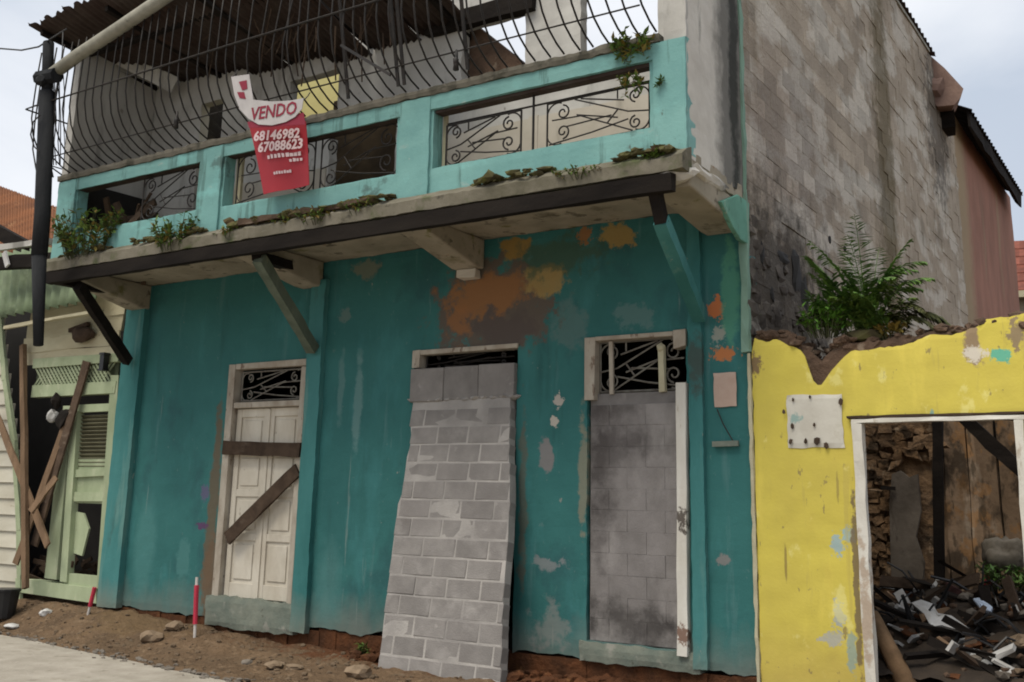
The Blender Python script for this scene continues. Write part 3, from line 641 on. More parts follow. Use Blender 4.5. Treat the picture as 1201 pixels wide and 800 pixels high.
# -- pot-bellied window guard above the parapet
GO = -1.93
bars = []
def bar_profile(o=0.0):
    pts = [(GO + .03, 7.25), (GO + .01, 6.9), (GO, 6.5), (GO, 6.3), (GO + .05, 6.08), (GO + .13, 5.93), (GO + .25, 5.80), (GO + .40, 5.71), (GO + .54, 5.66)]
    return pts
nb = 56
for k in range(nb):
    x = XL + .06 + (XR - .34 - XL) * k / (nb - 1) + random.uniform(-.012, .012); tilt = random.uniform(-.015, .015)
    if 24 < k < 29: tilt += .05 * (k - 24)
    mb = MB(); mb.tube([(x + tilt * (z - 5.65), y, z) for y, z in bar_profile()], .0105, 5)
    mb.build('guard_bar', m_iron, house, smooth=True)
for k in range(8):
    y = GO + .18 + (0 - GO - .2) * k / 7
    mb = MB(); mb.tube([(XL + .0 - .14, y, 7.1), (XL - .16, y, 6.3), (XL - .13, y, 5.95), (XL - .02, y, 5.70), (XL + .03, y, 5.6)], .0105, 5); mb.build('guard_bar', m_iron, house, smooth=True)
for z in (6.46, 5.80):
    y = GO if z > 6 else GO + .25
    mb = MB(); mb.tube([(XL - .12, 0.0, z), (XL - .12, y, z), (XL + .1, y - .012, z), (-5, y - .015, z + .02), (XR - .3, y - .012, z)], .012 if z > 6 else .009, 5); mb.build('guard_rail', m_iron, house)
for px in (402, 460, 467, 541):
    p = at(px, 100, GO + .2)
    mb = MB(); mb.bar((p.x, GO + .30, 5.62), (p.x, GO + .02, 6.9), .035, .02); mb.build('guard_post', m_iron, house)
a, b = at(400, 53, GO - .03), at(458, 88, GO - .03)
MB().bar(a, b, .03, .02).build('guard_brace', m_iron, house)
for px, py in ((207, 142), (535, 72)):
    p = at(px, py, GO + .02); mb = MB(); mb.tube([p + ZD * .12, p + ZD * .05, p - ZD * .02, p - ZD * .09], .012, 6, .03); mb.lump(p, (.035, .03, .06), 3, 1); mb.build('bar_finial', m_iron, house, smooth=True)
# -- end wall of the balcony and the corner strip
ew = gridwall((XR, 0, 0), -YD, ZD, XD, (0.02, -BY), (4.43, 8.2), thick=.15, step=.08, disp=.010, rag=.012)
ew.build('balcony_end_wall', m_white_pl, house)
gridwall((0, BY - .012, 0), XD, ZD, -YD, (XR - .22, XR - .003), (ZT + .0, 8.2), thick=.05, step=.08, disp=.008, rag=.012).build('balcony_end_post', m_upwall, house)
st = MB(); st.bar((.080, -.03, 2.88), (.090, -.045, 9.35), .075, .05, segs=40, jit=.012); MB().bar((.098, -.015, -.05), (.096, -.02, 2.875), .03, .03, segs=30, jit=.006).build('edge_line', m_pcream, house); st.build('corner_strip', m_strip, house)
gc = MB(); gc.prism([atX(*q, XR + .02) for q in ((846, 236), (866, 228), (879, 238), (879, 287), (869, 281), (860, 266))], (-.05, 0, 0)); gc.build('corner_block', m_green, house, bevel=.01)
# -- concrete corbels and timber struts under the slab
def corbel(xa, xb, zb, mat=m_soffit, y1=-1.15, y0=-.02, tip=.14):
    sec = [(y0, ZS - .002), (y0, zb), (y0 - .16, zb), (y1, ZS - tip), (y1, ZS - .002)]
    mb = MB(); mb.prism([(xa, y, z) for y, z in sec], (xb - xa, 0, 0)); return mb.build('corbel', mat, house, bevel=.02)
p = at(555, 300); corbel(p.x - .17, p.x + .17, 4.0, y1=-1.1)
MB().box(p.x - .13, p.x + .12, -.14, -.005, 3.90, 3.995, .012).build('corbel_foot', m_cream, house, bevel=.01)
p = at(368, 330); corbel(p.x - .15, p.x + .18, 4.02, y1=-1.25)
corbel(-.30, .085, 4.06, y1=-1.3, tip=.16); corbel(XL + .1, XL + .42, 4.0)
cap = MB(); cap.lump((-.02, -1.34, 4.30), (.20, .14, .10), 3, 2, .5); cap.lump((.05, -1.05, 4.35), (.09, .30, .06), 5, 2, .5); cap.lump((.07, -.7, 4.36), (.06, .3, .06), 8, 2, .5); cap.build('broken_slab_end', m_white_pl, house)
mb = MB(); mb.bar(at(92, 335, -1.42), at(150, 424, -.16), .13, .10, up=XD, segs=10, jit=.006); mb.build('strut', m_black, house, label='charred black strut at the left end of the balcony')
mb = MB(); mb.bar((-8.75, -1.45, 4.17), (-8.75, -.02, 4.19), .12, .12, up=XD, segs=8, jit=.006); mb.build('bearer', m_black, house)
mb = MB(); mb.bar(at(304, 303, -1.36), at(367, 410, -.12), .13, .12, up=XD, segs=10, jit=.006); mb.build('strut', m_postp, house, label='grey green strut in the middle of the balcony')
mb = MB(); q0, q1 = at(300, 300, -1.38), at(360, 318, -.1); mb.bar(q0, q1, .11, .11, up=ZD, segs=6, jit=.006); mb.build('bearer', m_black, house)
mb = MB(); q0, q1 = at(258, 308, -1.0), at(322, 318, -.9); 
mb.bar(at(775, 258, -1.34), at(821, 372, -.10), .12, .12, up=XD, segs=10, jit=.004); mb.build('strut', m_teal2, house, label='teal strut at the right end of the balcony')
mb = MB(); q = at(768, 222, -1.42); mb.bar(q, at(776, 262, -1.33), .10, .10, up=XD, segs=3, jit=.006); mb.build('strut_head', m_black, house)

# -- upper storey behind the guard
def wx(px, py): return at(px, py, 0).x
UO = [(wx(238, 110), 4.40, wx(263, 105), 6.95), (wx(340, 100), 6.0, wx(397, 95), 6.93), (wx(386, 175), 4.40, wx(464, 160), 6.12), (wx(542, 40), 6.1, wx(616, 30), 7.04), (wx(681, 25), 6.1, wx(771, 20), 8.0)]
uw = gridwall((0, 0, 0), XD, ZD, -YD, (XL - .02, -.06), (4.43, 8.2), holes=UO, thick=.15, step=.09, disp=.012, rag=.016, drop=lambda u, v: v > 7.7 and u < -3.6)
uw.build('upper_wall', m_upwall, house)
def inwall(name, x0, x1, y0, y1, z0, z1, m): return MB().box(x0, x1, y0, y1, z0, z1).build(name, m, house)
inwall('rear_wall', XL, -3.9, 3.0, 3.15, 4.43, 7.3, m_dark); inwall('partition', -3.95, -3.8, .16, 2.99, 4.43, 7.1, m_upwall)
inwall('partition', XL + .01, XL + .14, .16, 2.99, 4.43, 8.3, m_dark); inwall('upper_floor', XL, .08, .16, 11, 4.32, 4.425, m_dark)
inwall('yellow_partition', -8.5, -6.2, 1.3, 1.4, 4.43, 8.4, m_yellowin); inwall('brown_partition', -7.6, -4.9, .9, 1.0, 4.43, 6.05, m_brownin); inwall('brown_partition', -6.15, -4.3, .80, .88, 4.43, 6.9, m_brownin); MB().box(XL + .075, XL + .13, BY + .06, -.05, 4.43, 5.62, .02).build('dark_opening_panel', m_darkfill, house)  # last: added dark panel standing in for a dark opening in the end wall
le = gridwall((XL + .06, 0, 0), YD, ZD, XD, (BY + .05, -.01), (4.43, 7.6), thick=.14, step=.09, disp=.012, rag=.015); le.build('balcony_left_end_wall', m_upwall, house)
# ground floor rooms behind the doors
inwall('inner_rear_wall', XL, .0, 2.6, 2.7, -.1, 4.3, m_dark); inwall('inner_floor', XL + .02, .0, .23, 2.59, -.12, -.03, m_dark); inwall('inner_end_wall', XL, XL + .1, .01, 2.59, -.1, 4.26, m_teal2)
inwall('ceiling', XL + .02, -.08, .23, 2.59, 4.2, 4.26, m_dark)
lt = MB(); q = UO[3]; lt.bar((q[0] - .5, -.03, 7.12), (q[2] + .15, -.03, 7.10), .22, .12, segs=8, jit=.01); lt.build('lintel_beam', m_black, house)
rb = MB(); rb.prism([at(546, 20, .18), at(612, 72, .18), at(612, 110, .18), at(540, 110, .18)], (0, .25, 0)); rb.build('broken_partition', m_ymason, house)
gb = MB(); gb.prism([(wx(622, 130), -.005, 4.45), (wx(632, 130), -.005, 4.45), (wx(632, 130), -.005, 5.7), (wx(622, 130), -.005, 5.7)], (0, -.02, 0)); gb.build('wall_batten', m_cream, house)
cw = gridwall((0, -.02, 0), XD, ZD, -YD, (wx(490, 160), wx(775, 120)), (4.44, 5.68), thick=.03, step=.1, disp=.006, rag=.01); cw.build('cream_dado', m_cream, house)
cw = gridwall((0, -.02, 0), XD, ZD, -YD, (wx(264, 200), wx(384, 180)), (4.44, 5.6), thick=.03, step=.1, disp=.006, rag=.01); cw.build('cream_dado', m_cream, house)
jk = MB()
for k in range(60):
    c = Vector((random.uniform(-8.9, -7.7), random.uniform(-1.15, -.1), 4.45 + random.uniform(.05, .65)))
    d = Vector((random.uniform(-1, 1), random.uniform(-.4, .4), random.uniform(-.4, 1))).normalized() * random.uniform(.12, .4)
    jk.bar(c - d, c + d, random.uniform(.03, .10), random.uniform(.02, .05))
jk.build('balcony_junk', m_plank, house, kind='stuff')

# -- roof: torn corrugated sheets over the left half
def sheet(p00, p10, p11, p01, waves, amp, nv=6, thick=.004, sag=0.0, tear=0.0, seed=0):
    p00, p10, p11, p01 = map(Vector, (p00, p10, p11, p01)); nn = waves * 6; mb = MB(); nrm = (p10 - p00).cross(p01 - p00).normalized(); rows = []
    for j in range(nv + 1):
        for i in range(nn + 1):
            u, v = i / nn, j / nv
            vv = v
            if tear and j == 0: vv = v - tear * (.5 + fn(u * 7, seed, 0)) / 1.0
            a = p00.lerp(p10, u); b = p01.lerp(p11, u); q = a.lerp(b, vv)
            mb.v.append(q + nrm * (amp * math.sin(u * waves * 2 * math.pi) - sag * math.sin(v * math.pi)))
    N = len(mb.v); mb.v += [q + nrm * thick for q in mb.v]; w_ = nn + 1
    for j in range(nv):
        for i in range(nn):
            f = (j * w_ + i, j * w_ + i + 1, (j + 1) * w_ + i + 1, (j + 1) * w_ + i); mb.f.append(f); mb.f.append(tuple(k + N for k in reversed(f)))
    rim = [i for i in range(nn)]
    for i in range(nn): mb.f.append((i + 1, i, i + N, i + 1 + N)); k = nv * w_; mb.f.append((k + i, k + i + 1, k + i + 1 + N, k + i + N))
    for j in range(nv): mb.f.append((j * w_, (j + 1) * w_, (j + 1) * w_ + N, j * w_ + N)); mb.f.append(((j + 1) * w_ + nn, j * w_ + nn, j * w_ + nn + N, (j + 1) * w_ + nn + N))
    return mb
EZ = 7.66
cut = [-9.25, -8.45, -7.7, -6.95, -6.2, -5.45, -4.75, -4.05, -3.3]
for k in range(len(cut) - 1):
    a, b = cut[k], cut[k + 1] - (.03 if k in (3, 5) else -.05)
    zi = 7.50 - .42 * min(1, max(0, (a + 9.2) / 3.6)) + random.uniform(-.05, .05)
    dz = random.uniform(-.05, .05)
    s_ = sheet((a, -1.98 + random.uniform(-.08, .05), EZ + dz), (b, -1.95, EZ + dz + random.uniform(-.04, .04)), (b, .02, zi - .05), (a, .02, zi - .02), 8, .018, 6, sag=.05, tear=.05, seed=k)
    s_.build('roof_sheet', m_rust, house, smooth=True)
for k in range(5):
    a = -9.1 + 1.4 * k
    MB().bar((a, -1.9, EZ - .09), (a + .1, .2, 7.38 - .10 * min(4, k)), .05, .09, jit=.004).build('rafter', m_black, house)
MB().bar((-9.2, -1.2, EZ - .18), (-3.4, -1.2, EZ - .20), .06, .08, segs=8, jit=.01).build('purlin', m_black, house)
hang = MB()
for k in range(22):
    p = at(random.uniform(250, 470), random.uniform(2, 40), random.uniform(-1.6, -.6)); q = p + Vector((random.uniform(-.5, .1), random.uniform(-.1, .3), -random.uniform(.2, .75)))
    hang.tube([p, p.lerp(q, .5) + Vector((random.uniform(-.05, .05), 0, random.uniform(-.06, .04))), q], .009, 4)
hang.build('hanging_roof_straps', m_plank, house, kind='stuff')
MB().bar(at(112, 52, -1.0), at(205, 100, -.25), .24, .03, segs=4, jit=.01).build('fallen_board', m_upwall, house)
mb = MB(); mb.tube([at(52, 94, -1.95), at(90, 66, -1.95), at(140, 33, -1.95), at(215, -18, -1.95)], .085, 10); mb.build('gutter_pipe', m_pipe, house, smooth=True)

# -- side wall of cement blocks
XW = .10
inner = gridwall((XW - .012, 0, 0), YD, ZD, XD, (.23, 11.0), (0.0, 9.35), thick=.16, step=.25, disp=.004, rag=.01, drop=lambda u, v: u > 10.0 and v > 8.4)
sw = inner.build('side_wall', m_sidemort, house)
bms = [block_mesh('cement_block', .032, .404, .2005, m_side, 20 + k, .006, .003) for k in range(6)]
cells = []
for j in range(47):
    z = .10 + j * .2
    for i in range(-1, 28):
        y0 = i * .405 + (.2 if j % 2 else 0) + .01; y1 = y0 + .4
        y0, y1 = max(y0, .03), min(y1, 10.98)
        if y1 - y0 < .06 or (y0 > 9.9 and z > 8.3): continue
        if fn(y0, z, 1, 1.1) > .12 and .2 < y0 < 2.6 and z < 4.45: continue          # blocks fallen out low down
        cells.append((y0, y1, z))
def seen(c):
    p = Vector((XW, (c[0] + c[1]) / 2, c[2])) - CAM; q = Rm.transposed() @ p
    px, py = q.x / q.z * FPX + PPX, q.y / q.z * FPX + PPY
    return -20 < py < 400 and px < 1150, p.length
cells.sort(key=lambda c: (not seen(c)[0], seen(c)[1]))
rest = MB()
for k, (y0, y1, z) in enumerate(cells):
    prd = random.uniform(-.007, .007)
    if k < 290: put('block', bms[k % 6], sw, (XW - .0105 + prd * .25, (y0 + y1) / 2, z), (0, 0, R_(180 * random.randint(0, 1))), (1, (y1 - y0) / .404, 1))
    elif z > 2.5: rest.box(XW - .02, XW + .012 + prd, y0, y1, z - .0998, z + .0998, .003)
rest.build('block_courses', m_side, sw, kind='stuff')
rf = sheet((XW + .05, 4.5, 9.62), (XW + .05, 9.6, 9.50), (XW - 1.6, 9.6, 10.1), (XW - 1.6, 4.5, 10.2), 24, .02, 3); rf.build('verge_sheet', m_rust, house, smooth=True)
MB().bar((XW + .02, 4.2, 9.44), (XW + .02, 9.1, 9.42), .04, .05, jit=.005, segs=8).build('verge_rail', m_pipe, house)
rs_ = MB(); random.seed(17)
for k in range(90):
    y, z = random.uniform(.05, 2.6), random.uniform(2.9, 4.5 - .0)
    if z > 4.6 - .5 * y + .3 * fn(y, z, 0, 3) : continue
    q = random.uniform(.04, .12); rs_.lump((XW + random.uniform(-.03, .01), y, z), (.05, q * 1.3, q), k, 1, .6)
rs_.build('loose_rubble', m_rubst, sw, kind='stuff')
rs_ = MB()
for px, py, w_, h_ in ((935, 318, .13, .28), (918, 300, .20, .07), (972, 281, .07, .07), (945, 345, .1, .2), (893, 300, .06, .16), (990, 292, .05, .06), (905, 345, .05, .12)):
    c = atX(px, py, XW); rs_ = MB(); rs_.lump((XW - .02, c.y, c.z), (.045, w_ * 1.3, h_), px, 2, .5); rs_.build('painted_hollow', m_darkfill, sw)  # black lumps standing in for the shade inside holes in the wall
cb = MB(); cb.prism([at(*q, 9.4) for q in ((1082, 58), (1092, 66), (1108, 80), (1130, 104), (1127, 114), (1119, 123), (1100, 125), (1081, 112), (1076, 92))], (-.25, .9, .1)); cb.lump(at(1098, 104, 9.5), (.22, .3, .24), 4, 2, .5); cb.build('broken_roof_beam', M('broken_red_concrete', (.26, .175, .14), (.18, .12, .10), 2.5, .95, .8, 18), house)
MB().prism([at(*q, 9.8) for q in ((1098, 122), (1118, 120), (1121, 148), (1104, 151))], (-.1, .5, 0)).build('beam_stub', m_black, house)

# ================================================================== block barricade leaning on the middle doorway
T0, B0 = [at(480, 470, -.06), at(606, 468, -.06)], [at(438, 815, -.62), at(594, 815, -.62)]
bar = thing('block_barricade', 'grey concrete block barricade leaning against the middle doorway with pale mortar joints', 'block wall', ((B0[0].x + B0[1].x) / 2, -.6, -.36))
up = ((T0[0] + T0[1]) / 2 - (B0[0] + B0[1]) / 2); Hh = up.length; zc = (B0[0] + B0[1]) / 2
lean = math.atan2(T0[0].y - B0[0].y, T0[0].z - B0[0].z)
ud = Vector((0, math.sin(lean), math.cos(lean))); nd = Vector((0, -math.cos(lean), math.sin(lean)))
Hs = (T0[0].z - B0[0].z) / math.cos(lean)
def lim(v, side):                                     # left and right edge of the leaning slab
    t = v / Hs; a, b = B0[side].x, T0[side].x
    if side == 0:
        return a + (b - a) * t + (.0 if t < .66 else .045 if t < .80 else .07 if t < .9 else .04) + .010 * fn(v, 0, 3, 3)
    bend = .04 * math.exp(-((t - .60) / .17) ** 2) - .075
    return a + (b - a) * t + bend + .012 * fn(v, 4, 3, 3)
org = Vector((0, -.62, B0[0].z))
mbd = MB(); nrow = 24
for j in range(nrow + 1):
    v = Hs * j / nrow; a, b = lim(v, 0) + .012, lim(v, 1) - .012
    for n_ in range(9):
        x = a + (b - a) * n_ / 8; mbd.v.append(org + XD * x + ud * v + nd * (-.009 + .006 * fn(x, v, 0, 8)))
    for n_ in range(9):
        x = a + (b - a) * n_ / 8; mbd.v.append(org + XD * x + ud * v + nd * -.13)
for j in range(nrow):
    for n_ in range(8):
        for o_ in (0, 9):
            q = j * 18 + o_ + n_; f = (q, q + 1, q + 19, q + 18); mbd.f.append(f if o_ == 0 else tuple(reversed(f)))
    for n_ in (0, 8): q = j * 18 + n_; mbd.f.append((q, q + 9, q + 27, q + 18))
for n_ in range(8): q = nrow * 18 + n_; mbd.f.append((q, q + 1, q + 10, q + 9)); mbd.f.append((n_, n_ + 9, n_ + 10, n_ + 1))
mbd.build('mortar_bed', m_mortar, bar)
bmb = [block_mesh('concrete_block', .39, .12, .19, m_block, 40 + k, .005) for k in range(6)]
row = 0; v = .10
while v < Hs - .06:
    a, b = lim(v, 0), lim(v, 1); x = a - (0 if row % 2 else .22) + random.uniform(-.05, .05)
    hrow = .2
    while x < b - .05:
        c0, c1 = max(x, a), min(x + random.choice((.40, .41, .42)), b)
        if c1 - c0 > .06:
            put('block', bmb[random.randrange(6)], bar, org + XD * ((c0 + c1) / 2) + ud * v + nd * (-.066 + random.uniform(-.002, .004)), (-lean, R_(random.uniform(-.5, .5)), 0), ((c1 - c0 - .016) / .39, 1, .965))
        x = c1 + .002 if c1 > x else b
    v += hrow; row += 1
mort = MB()
for k in range(12):
    x = T0[0].x + (T0[1].x - T0[0].x) * (k + .5) / 12; mort.lump(org + XD * x + ud * (Hs + .01) - nd * .05, (.09, .08, .03), k, 1, .5)
mort.build('mortar_smears', m_mortar, bar, kind='stuff')

# ================================================================== the yellow wall
yw = thing('yellow_wall', 'bright yellow painted wall with a broken top and a door opening', 'wall', (2.2, 0, 0))
def ytop(x):
    pts = [(.12, 3.02), (.40, 2.98), (.60, 2.86), (.67, 2.66), (.70, 2.56), (.75, 2.55), (.92, 2.74), (1.05, 2.86), (1.2, 2.84), (1.55, 2.88), (1.72, 2.96), (1.9, 2.92), (2.2, 3.05), (2.45, 3.06), (4.6, 3.1)]
    for (a, za), (b, zb) in zip(pts, pts[1:]):
        if a <= x <= b: return za + (zb - za) * (x - a) / (b - a) + .03 * fn(x, 0, 0, 6) + .02 * fn(x, 5, 0, 16)
    return 2.9
yo = (1.045, -.2, 2.385, 2.235)
def yedge(u, v): return (u, ytop(u)) if v > ytop(u) - .075 else (u, v)
def ctop(u): return ytop(u) * .45 + 1.66 + .06 * fn(u, 1, 1, 5) + .03 * fn(u, 2, 1, 14) + (.05 if u < .5 else 0)
def cedge(u, v): return (u, ctop(u)) if v > ctop(u) - .09 else (u, v)
yg = gridwall((0, -.012, 0), XD, ZD, -YD, (.118, 4.6), (-.1, 3.15), holes=(yo,), thick=.022, step=.035, disp=.008, rag=.010, drop=lambda u, v: v > ytop(u), edge=yedge)
yg.build('yellow_render', m_yellow, yw)
ym = gridwall((0, .012, 0), XD, ZD, -YD, (.118, 4.6), (-.1, 3.3), holes=(yo,), thick=.2, step=.05, disp=.03, rag=.04, drop=lambda u, v: v > ctop(u), edge=cedge)
ym.build('wall_core', m_ymason, yw)
jb = MB(); jb.bar((yo[0] + .035, -.03, -.12), (yo[0] + .03, -.03, 2.20), .085, .09, segs=14, jit=.007); jb.build('door_jamb', m_wjamb, yw)
jb = MB(); jb.bar((yo[2] - .03, -.03, -.12), (yo[2] - .03, -.03, 2.20), .07, .09, segs=14, jit=.006); jb.build('door_jamb', m_wjamb, yw)
jb = MB(); jb.bar((yo[0] - .02, -.028, 2.218), (yo[2] + .02, -.028, 2.222), .035, .085, segs=10, jit=.004); jb.build('door_head', m_wjamb, yw)
jb = MB(); jb.bar((yo[0] - .06, -.03, 2.252), (yo[2] + .1, -.03, 2.256), .02, .07, segs=12, jit=.004); jb.build('head_strip', m_plank, yw)
rb = MB()
for k in range(260):
    x = random.uniform(.15, 4.5); s_ = random.uniform(.018, .06)
    z = ctop(x)
    if x < .9 and random.random() < .5: s_ *= 1.3
    rb.lump((x, random.uniform(.0, .18), z + random.uniform(-.06, .03)), (s_ * 1.3, s_, s_ * .7), k, 1, .5)
rb.build('wall_top_rubble', m_ymason, yw, kind='stuff')
no = gridwall((0, -.026, 0), XD, ZD, -YD, (at(924, 490).x, at(989, 490).x), (at(957, 525).z, at(957, 463).z), thick=.012, step=.04, disp=.003, rag=.018)
notice = tag(no.build('painted_notice', m_notice), 'peeling white square notice stuck on the yellow wall left of the opening', 'notice')
for px, py, s_ in ((930, 469, 8), (950, 466, 8), (986, 471, 14), (929, 500, 12), (927, 518, 11), (945, 517, 13), (958, 517, 17), (969, 522, 14), (955, 498, 8), (919, 483, 10)):
    p = at(px, py, -.040); mb = MB(); mb.lump(p, (s_ * .0017, .006, s_ * .0024), px, 1, .5); mb.build('rusty_nail_stain', m_plank, notice)

# ================================================================== ruin behind the yellow wall
rw = thing('ruined_board_wall', 'rotting brown board wall seen through the opening of the yellow wall', 'wall', (1.6, 3.0, 0))
YI = 3.0; x = -.3; k = 0
while x < 3.4:
    w_ = random.uniform(.10, .24); mb = MB(); a = random.uniform(-.03, .03)
    mb.bar((x + w_ / 2, YI + random.uniform(-.04, .04), 0), (x + w_ / 2 + a, YI + random.uniform(-.03, .05), 2.75 + random.uniform(-.15, .1)), w_ - .012, .03, segs=7, jit=.012)
    mb.build('board', m_iboard, rw); x += w_; k += 1
bk_ = gridwall((0, YI - .10, 0), XD, ZD, -YD, (-.4, 3.6), (0, 2.7), thick=.3, step=.06, disp=.05, rag=.02, drop=lambda u, v: u > 1.02 and v > .02)
m_omason = M('orange_brown_masonry', (.24, .145, .075), (.12, .078, .048), 5, .95, 1.0, 14, bdist=.05, layers=(('n', (.035, .026, .018), 6, .53, .06, (1, 1, 1), .8), ('n', (.36, .27, .18), 7, .60, .06, (1, 1, .6), .6)))
bk_.build('earth_wall', m_omason, rw); MB().box(1.0, 3.6, YI + .1, YI + .2, 0, 2.7).build('backing', m_dark, rw)
ms = MB()
def rough_stone(mb, p, w_, h_): mb.obox(p, (w_ / 2, random.uniform(-.03, .03), random.uniform(-.025, .025)), (0, .045, 0), (random.uniform(-.02, .02), 0, h_ / 2 * random.uniform(.7, 1.15)), .022)
y_ = 702
while y_ > 492:
    px = 1008 + random.uniform(0, 8); lim_ = 1046 if y_ > 535 else 1094
    while px < lim_:
        w_ = random.uniform(8, 22); p = at(px + w_ / 2, y_ + random.uniform(-3, 3), YI - .15)
        if random.random() < .6: rough_stone(ms, p + YD * random.uniform(-.03, .03), w_ * .0092, .095); px += w_ + 1.2
    y_ -= 10.5
ms.build('earth_masonry', m_omason, rw, kind='stuff')
mb = MB(); mb.prism([at(1043, 590, YI - .25), at(1046, 556, YI - .25), at(1056, 552, YI - .25), at(1066, 560, YI - .25), at(1076, 556, YI - .25), at(1080, 600, YI - .25), at(1074, 630, YI - .25), at(1084, 660, YI - .25), at(1080, 712, YI - .25), at(1046, 712, YI - .25)], (0, .05, 0)); mb.build('grey_panel', M('grey_old_plaster', (.15, .125, .10), (.085, .07, .055), 3, .95, .7, 14, layers=(('n', (.05, .038, .028), 5, .55, .06, (1, 1, .4), .8),)), rw)
mb = MB(); mb.bar(at(1033, 572, YI - .3), at(1050, 573, YI - .3), .04, .03); mb.build('bracket', m_black, rw)
po = MB(); po.bar(at(1100, 486, 1.9), at(1099, 712, 1.9) - ZD * .5, .085, .09, segs=8, jit=.008); tag(po.build('charred_post', m_black), 'charred black upright post inside the ruin behind the yellow wall', 'post')
db = MB(); db.bar(at(1118, 478, 1.5), at(1212, 566, 1.5), .12, .12, segs=8, jit=.01); tag(db.build('slanting_beam', m_black), 'charred black beam slanting down across the top right of the opening', 'beam')
mw = gridwall((0, 2.55, 0), XD, ZD, -YD, (1.98, 2.9), (0, 2.9), thick=.1, step=.1, disp=.03, rag=.03)
tag(mw.build('mossy_partition', M('mossy_dark_partition', (.05, .048, .026), (.03, .028, .018), 3, .95, .6, 18, layers=(('n', (.14, .08, .05), 2.2, .57, .1, (1, 1, .6), .7),))), 'dark mossy partition at the far right inside the ruin', 'wall')

# rubble: what nobody could count is one heap, the pieces one can tell apart are things
hp = MB()
def heap_h(x, y):
    c = max(0, 1 - abs(y - 1.75) / 1.7); e = min(1, max(0, (x - .35) / .5))
    return .02 + .80 * c * e * (.85 + .45 * fn(x, y, 0, 2.2)) + .05 * fn(x, y, 2, 7)
hx = [.2 + .08 * k for k in range(46)]; hy = [.25 + .09 * k for k in range(30)]
hp.v = [Vector((a, b, heap_h(a, b))) for b in hy for a in hx]
hp.f = [(j * 46 + i, j * 46 + i + 1, (j + 1) * 46 + i + 1, (j + 1) * 46 + i) for j in range(29) for i in range(45)]
o = hp.build('rubble_mound', M('dark_rubble', (.03, .024, .02), (.05, .038, .028), 4, .95, .8, 20)); o['kind'] = 'stuff'
def scatter(name, mat, n, smin, smax, thin, seed, ymin=.35, ymax=2.4):
    random.seed(seed); mb = MB()
    for k in range(n):
        x, y = random.uniform(.6, 3.4), random.uniform(ymin, ymax); z = heap_h(x, y) + random.uniform(-.01, .06)
        if x < 1.55 and y < .85: continue
        d = Vector((random.uniform(-1, 1), random.uniform(-.8, .8), random.uniform(-.5, .5))).normalized() * random.uniform(smin, smax)
        u = Vector((random.uniform(-1, 1), random.uniform(-1, 1), random.uniform(.2, 1)))
        if thin == 'lump': mb.lump((x, y, z), (d.length * .5, d.length * .45, d.length * .35), k, 1, .5)
        elif thin == 'bent':
            pts = [Vector((x, y, z)) + d * t + Vector((0, 0, .12 * math.sin(t * 2.4 + k))) for t in (-1, -.5, 0, .5, 1)]; mb.tube(pts, random.uniform(.008, .018), 5)
        else: mb.bar(Vector((x, y, z)) - d, Vector((x, y, z)) + d, random.uniform(.03, .13), random.uniform(.01, .04), up=u, segs=2, jit=.008)
    o = mb.build(name, mat); o['kind'] = 'stuff'; return o
scatter('dark_debris', m_black, 110, .12, .5, 'bar', 1); scatter('twisted_debris', m_blackpl, 110, .15, .45, 'bent', 2); scatter('wood_debris', m_plank, 50, .10, .45, 'bar', 3)
scatter('stone_debris', m_stone, 110, .05, .16, 'lump', 4); scatter('pale_debris', m_whitepl, 40, .05, .22, 'bar', 5); scatter('brown_debris', m_plank2, 26, .08, .4, 'bar', 6); scatter('dust_debris', m_ymason, 160, .03, .10, 'lump', 7); scatter('brick_debris', m_footing, 50, .05, .11, 'bar', 8); scatter('plaster_debris', m_pstone, 60, .03, .12, 'lump', 9)
random.seed(11)
def slab(name, pts, mat, label, cat, t=.02, Y=None, seed=0):
    "a crumpled sheet through pixel points, each with its own depth"
    P = [at(a_, b_, y_ - (.38 if y_ > 1.1 else .15)) for a_, b_, y_ in pts]; c = sum(P, Vector()) / len(P); rows = []
    mb = MB(); n = len(P); mb.v = P + [c + (p - c) * .5 + Vector((random.uniform(-.01, .01), random.uniform(-.03, .0), random.uniform(-.01, .02))) for p in P] + [c]
    for i in range(n): mb.f.append((i, (i + 1) % n, n + (i + 1) % n, n + i)); mb.f.append((n + i, n + (i + 1) % n, 2 * n))
    N = len(mb.v); mb.v += [q + Vector((0, t, -t)) for q in mb.v]; mb.f += [tuple(k + N for k in reversed(f)) for f in mb.f[:]]
    for i in range(n): mb.f.append((i, i + N, (i + 1) % n + N, (i + 1) % n))
    return tag(mb.build(name, mat), label, cat)
lg = MB(); lg.tube([at(1022, 722, .62), at(1070, 815, .22)], .072, 12, .085); tag(lg.build('timber_log', m_bark, smooth=True), 'light brown log lying inside the opening against the white jamb', 'log')
slab('plastic_sheet', [(1069, 707, 1.5), (1080, 703, 1.55), (1094, 708, 1.55), (1100, 719, 1.4), (1116, 722, 1.4), (1138, 738, 1.3), (1128, 740, 1.25), (1104, 733, 1.25), (1092, 735, 1.2), (1084, 720, 1.35)], m_whitepl, 'crumpled dirty white plastic sheet in the middle of the rubble', 'plastic sheet')
slab('blue_sheet', [(1141, 702, 1.5), (1148, 701, 1.5), (1164, 712, 1.45), (1162, 717, 1.4), (1153, 716, 1.4)], m_blue, 'small pale blue sheet on the rubble right of the white plastic', 'sheet')
slab('pale_board', [(1146, 775, .8), (1170, 764, .85), (1182, 772, .85), (1196, 778, .8), (1192, 783, .75), (1172, 786, .72)], m_pstone, 'pale broken board at the front right of the rubble', 'board')
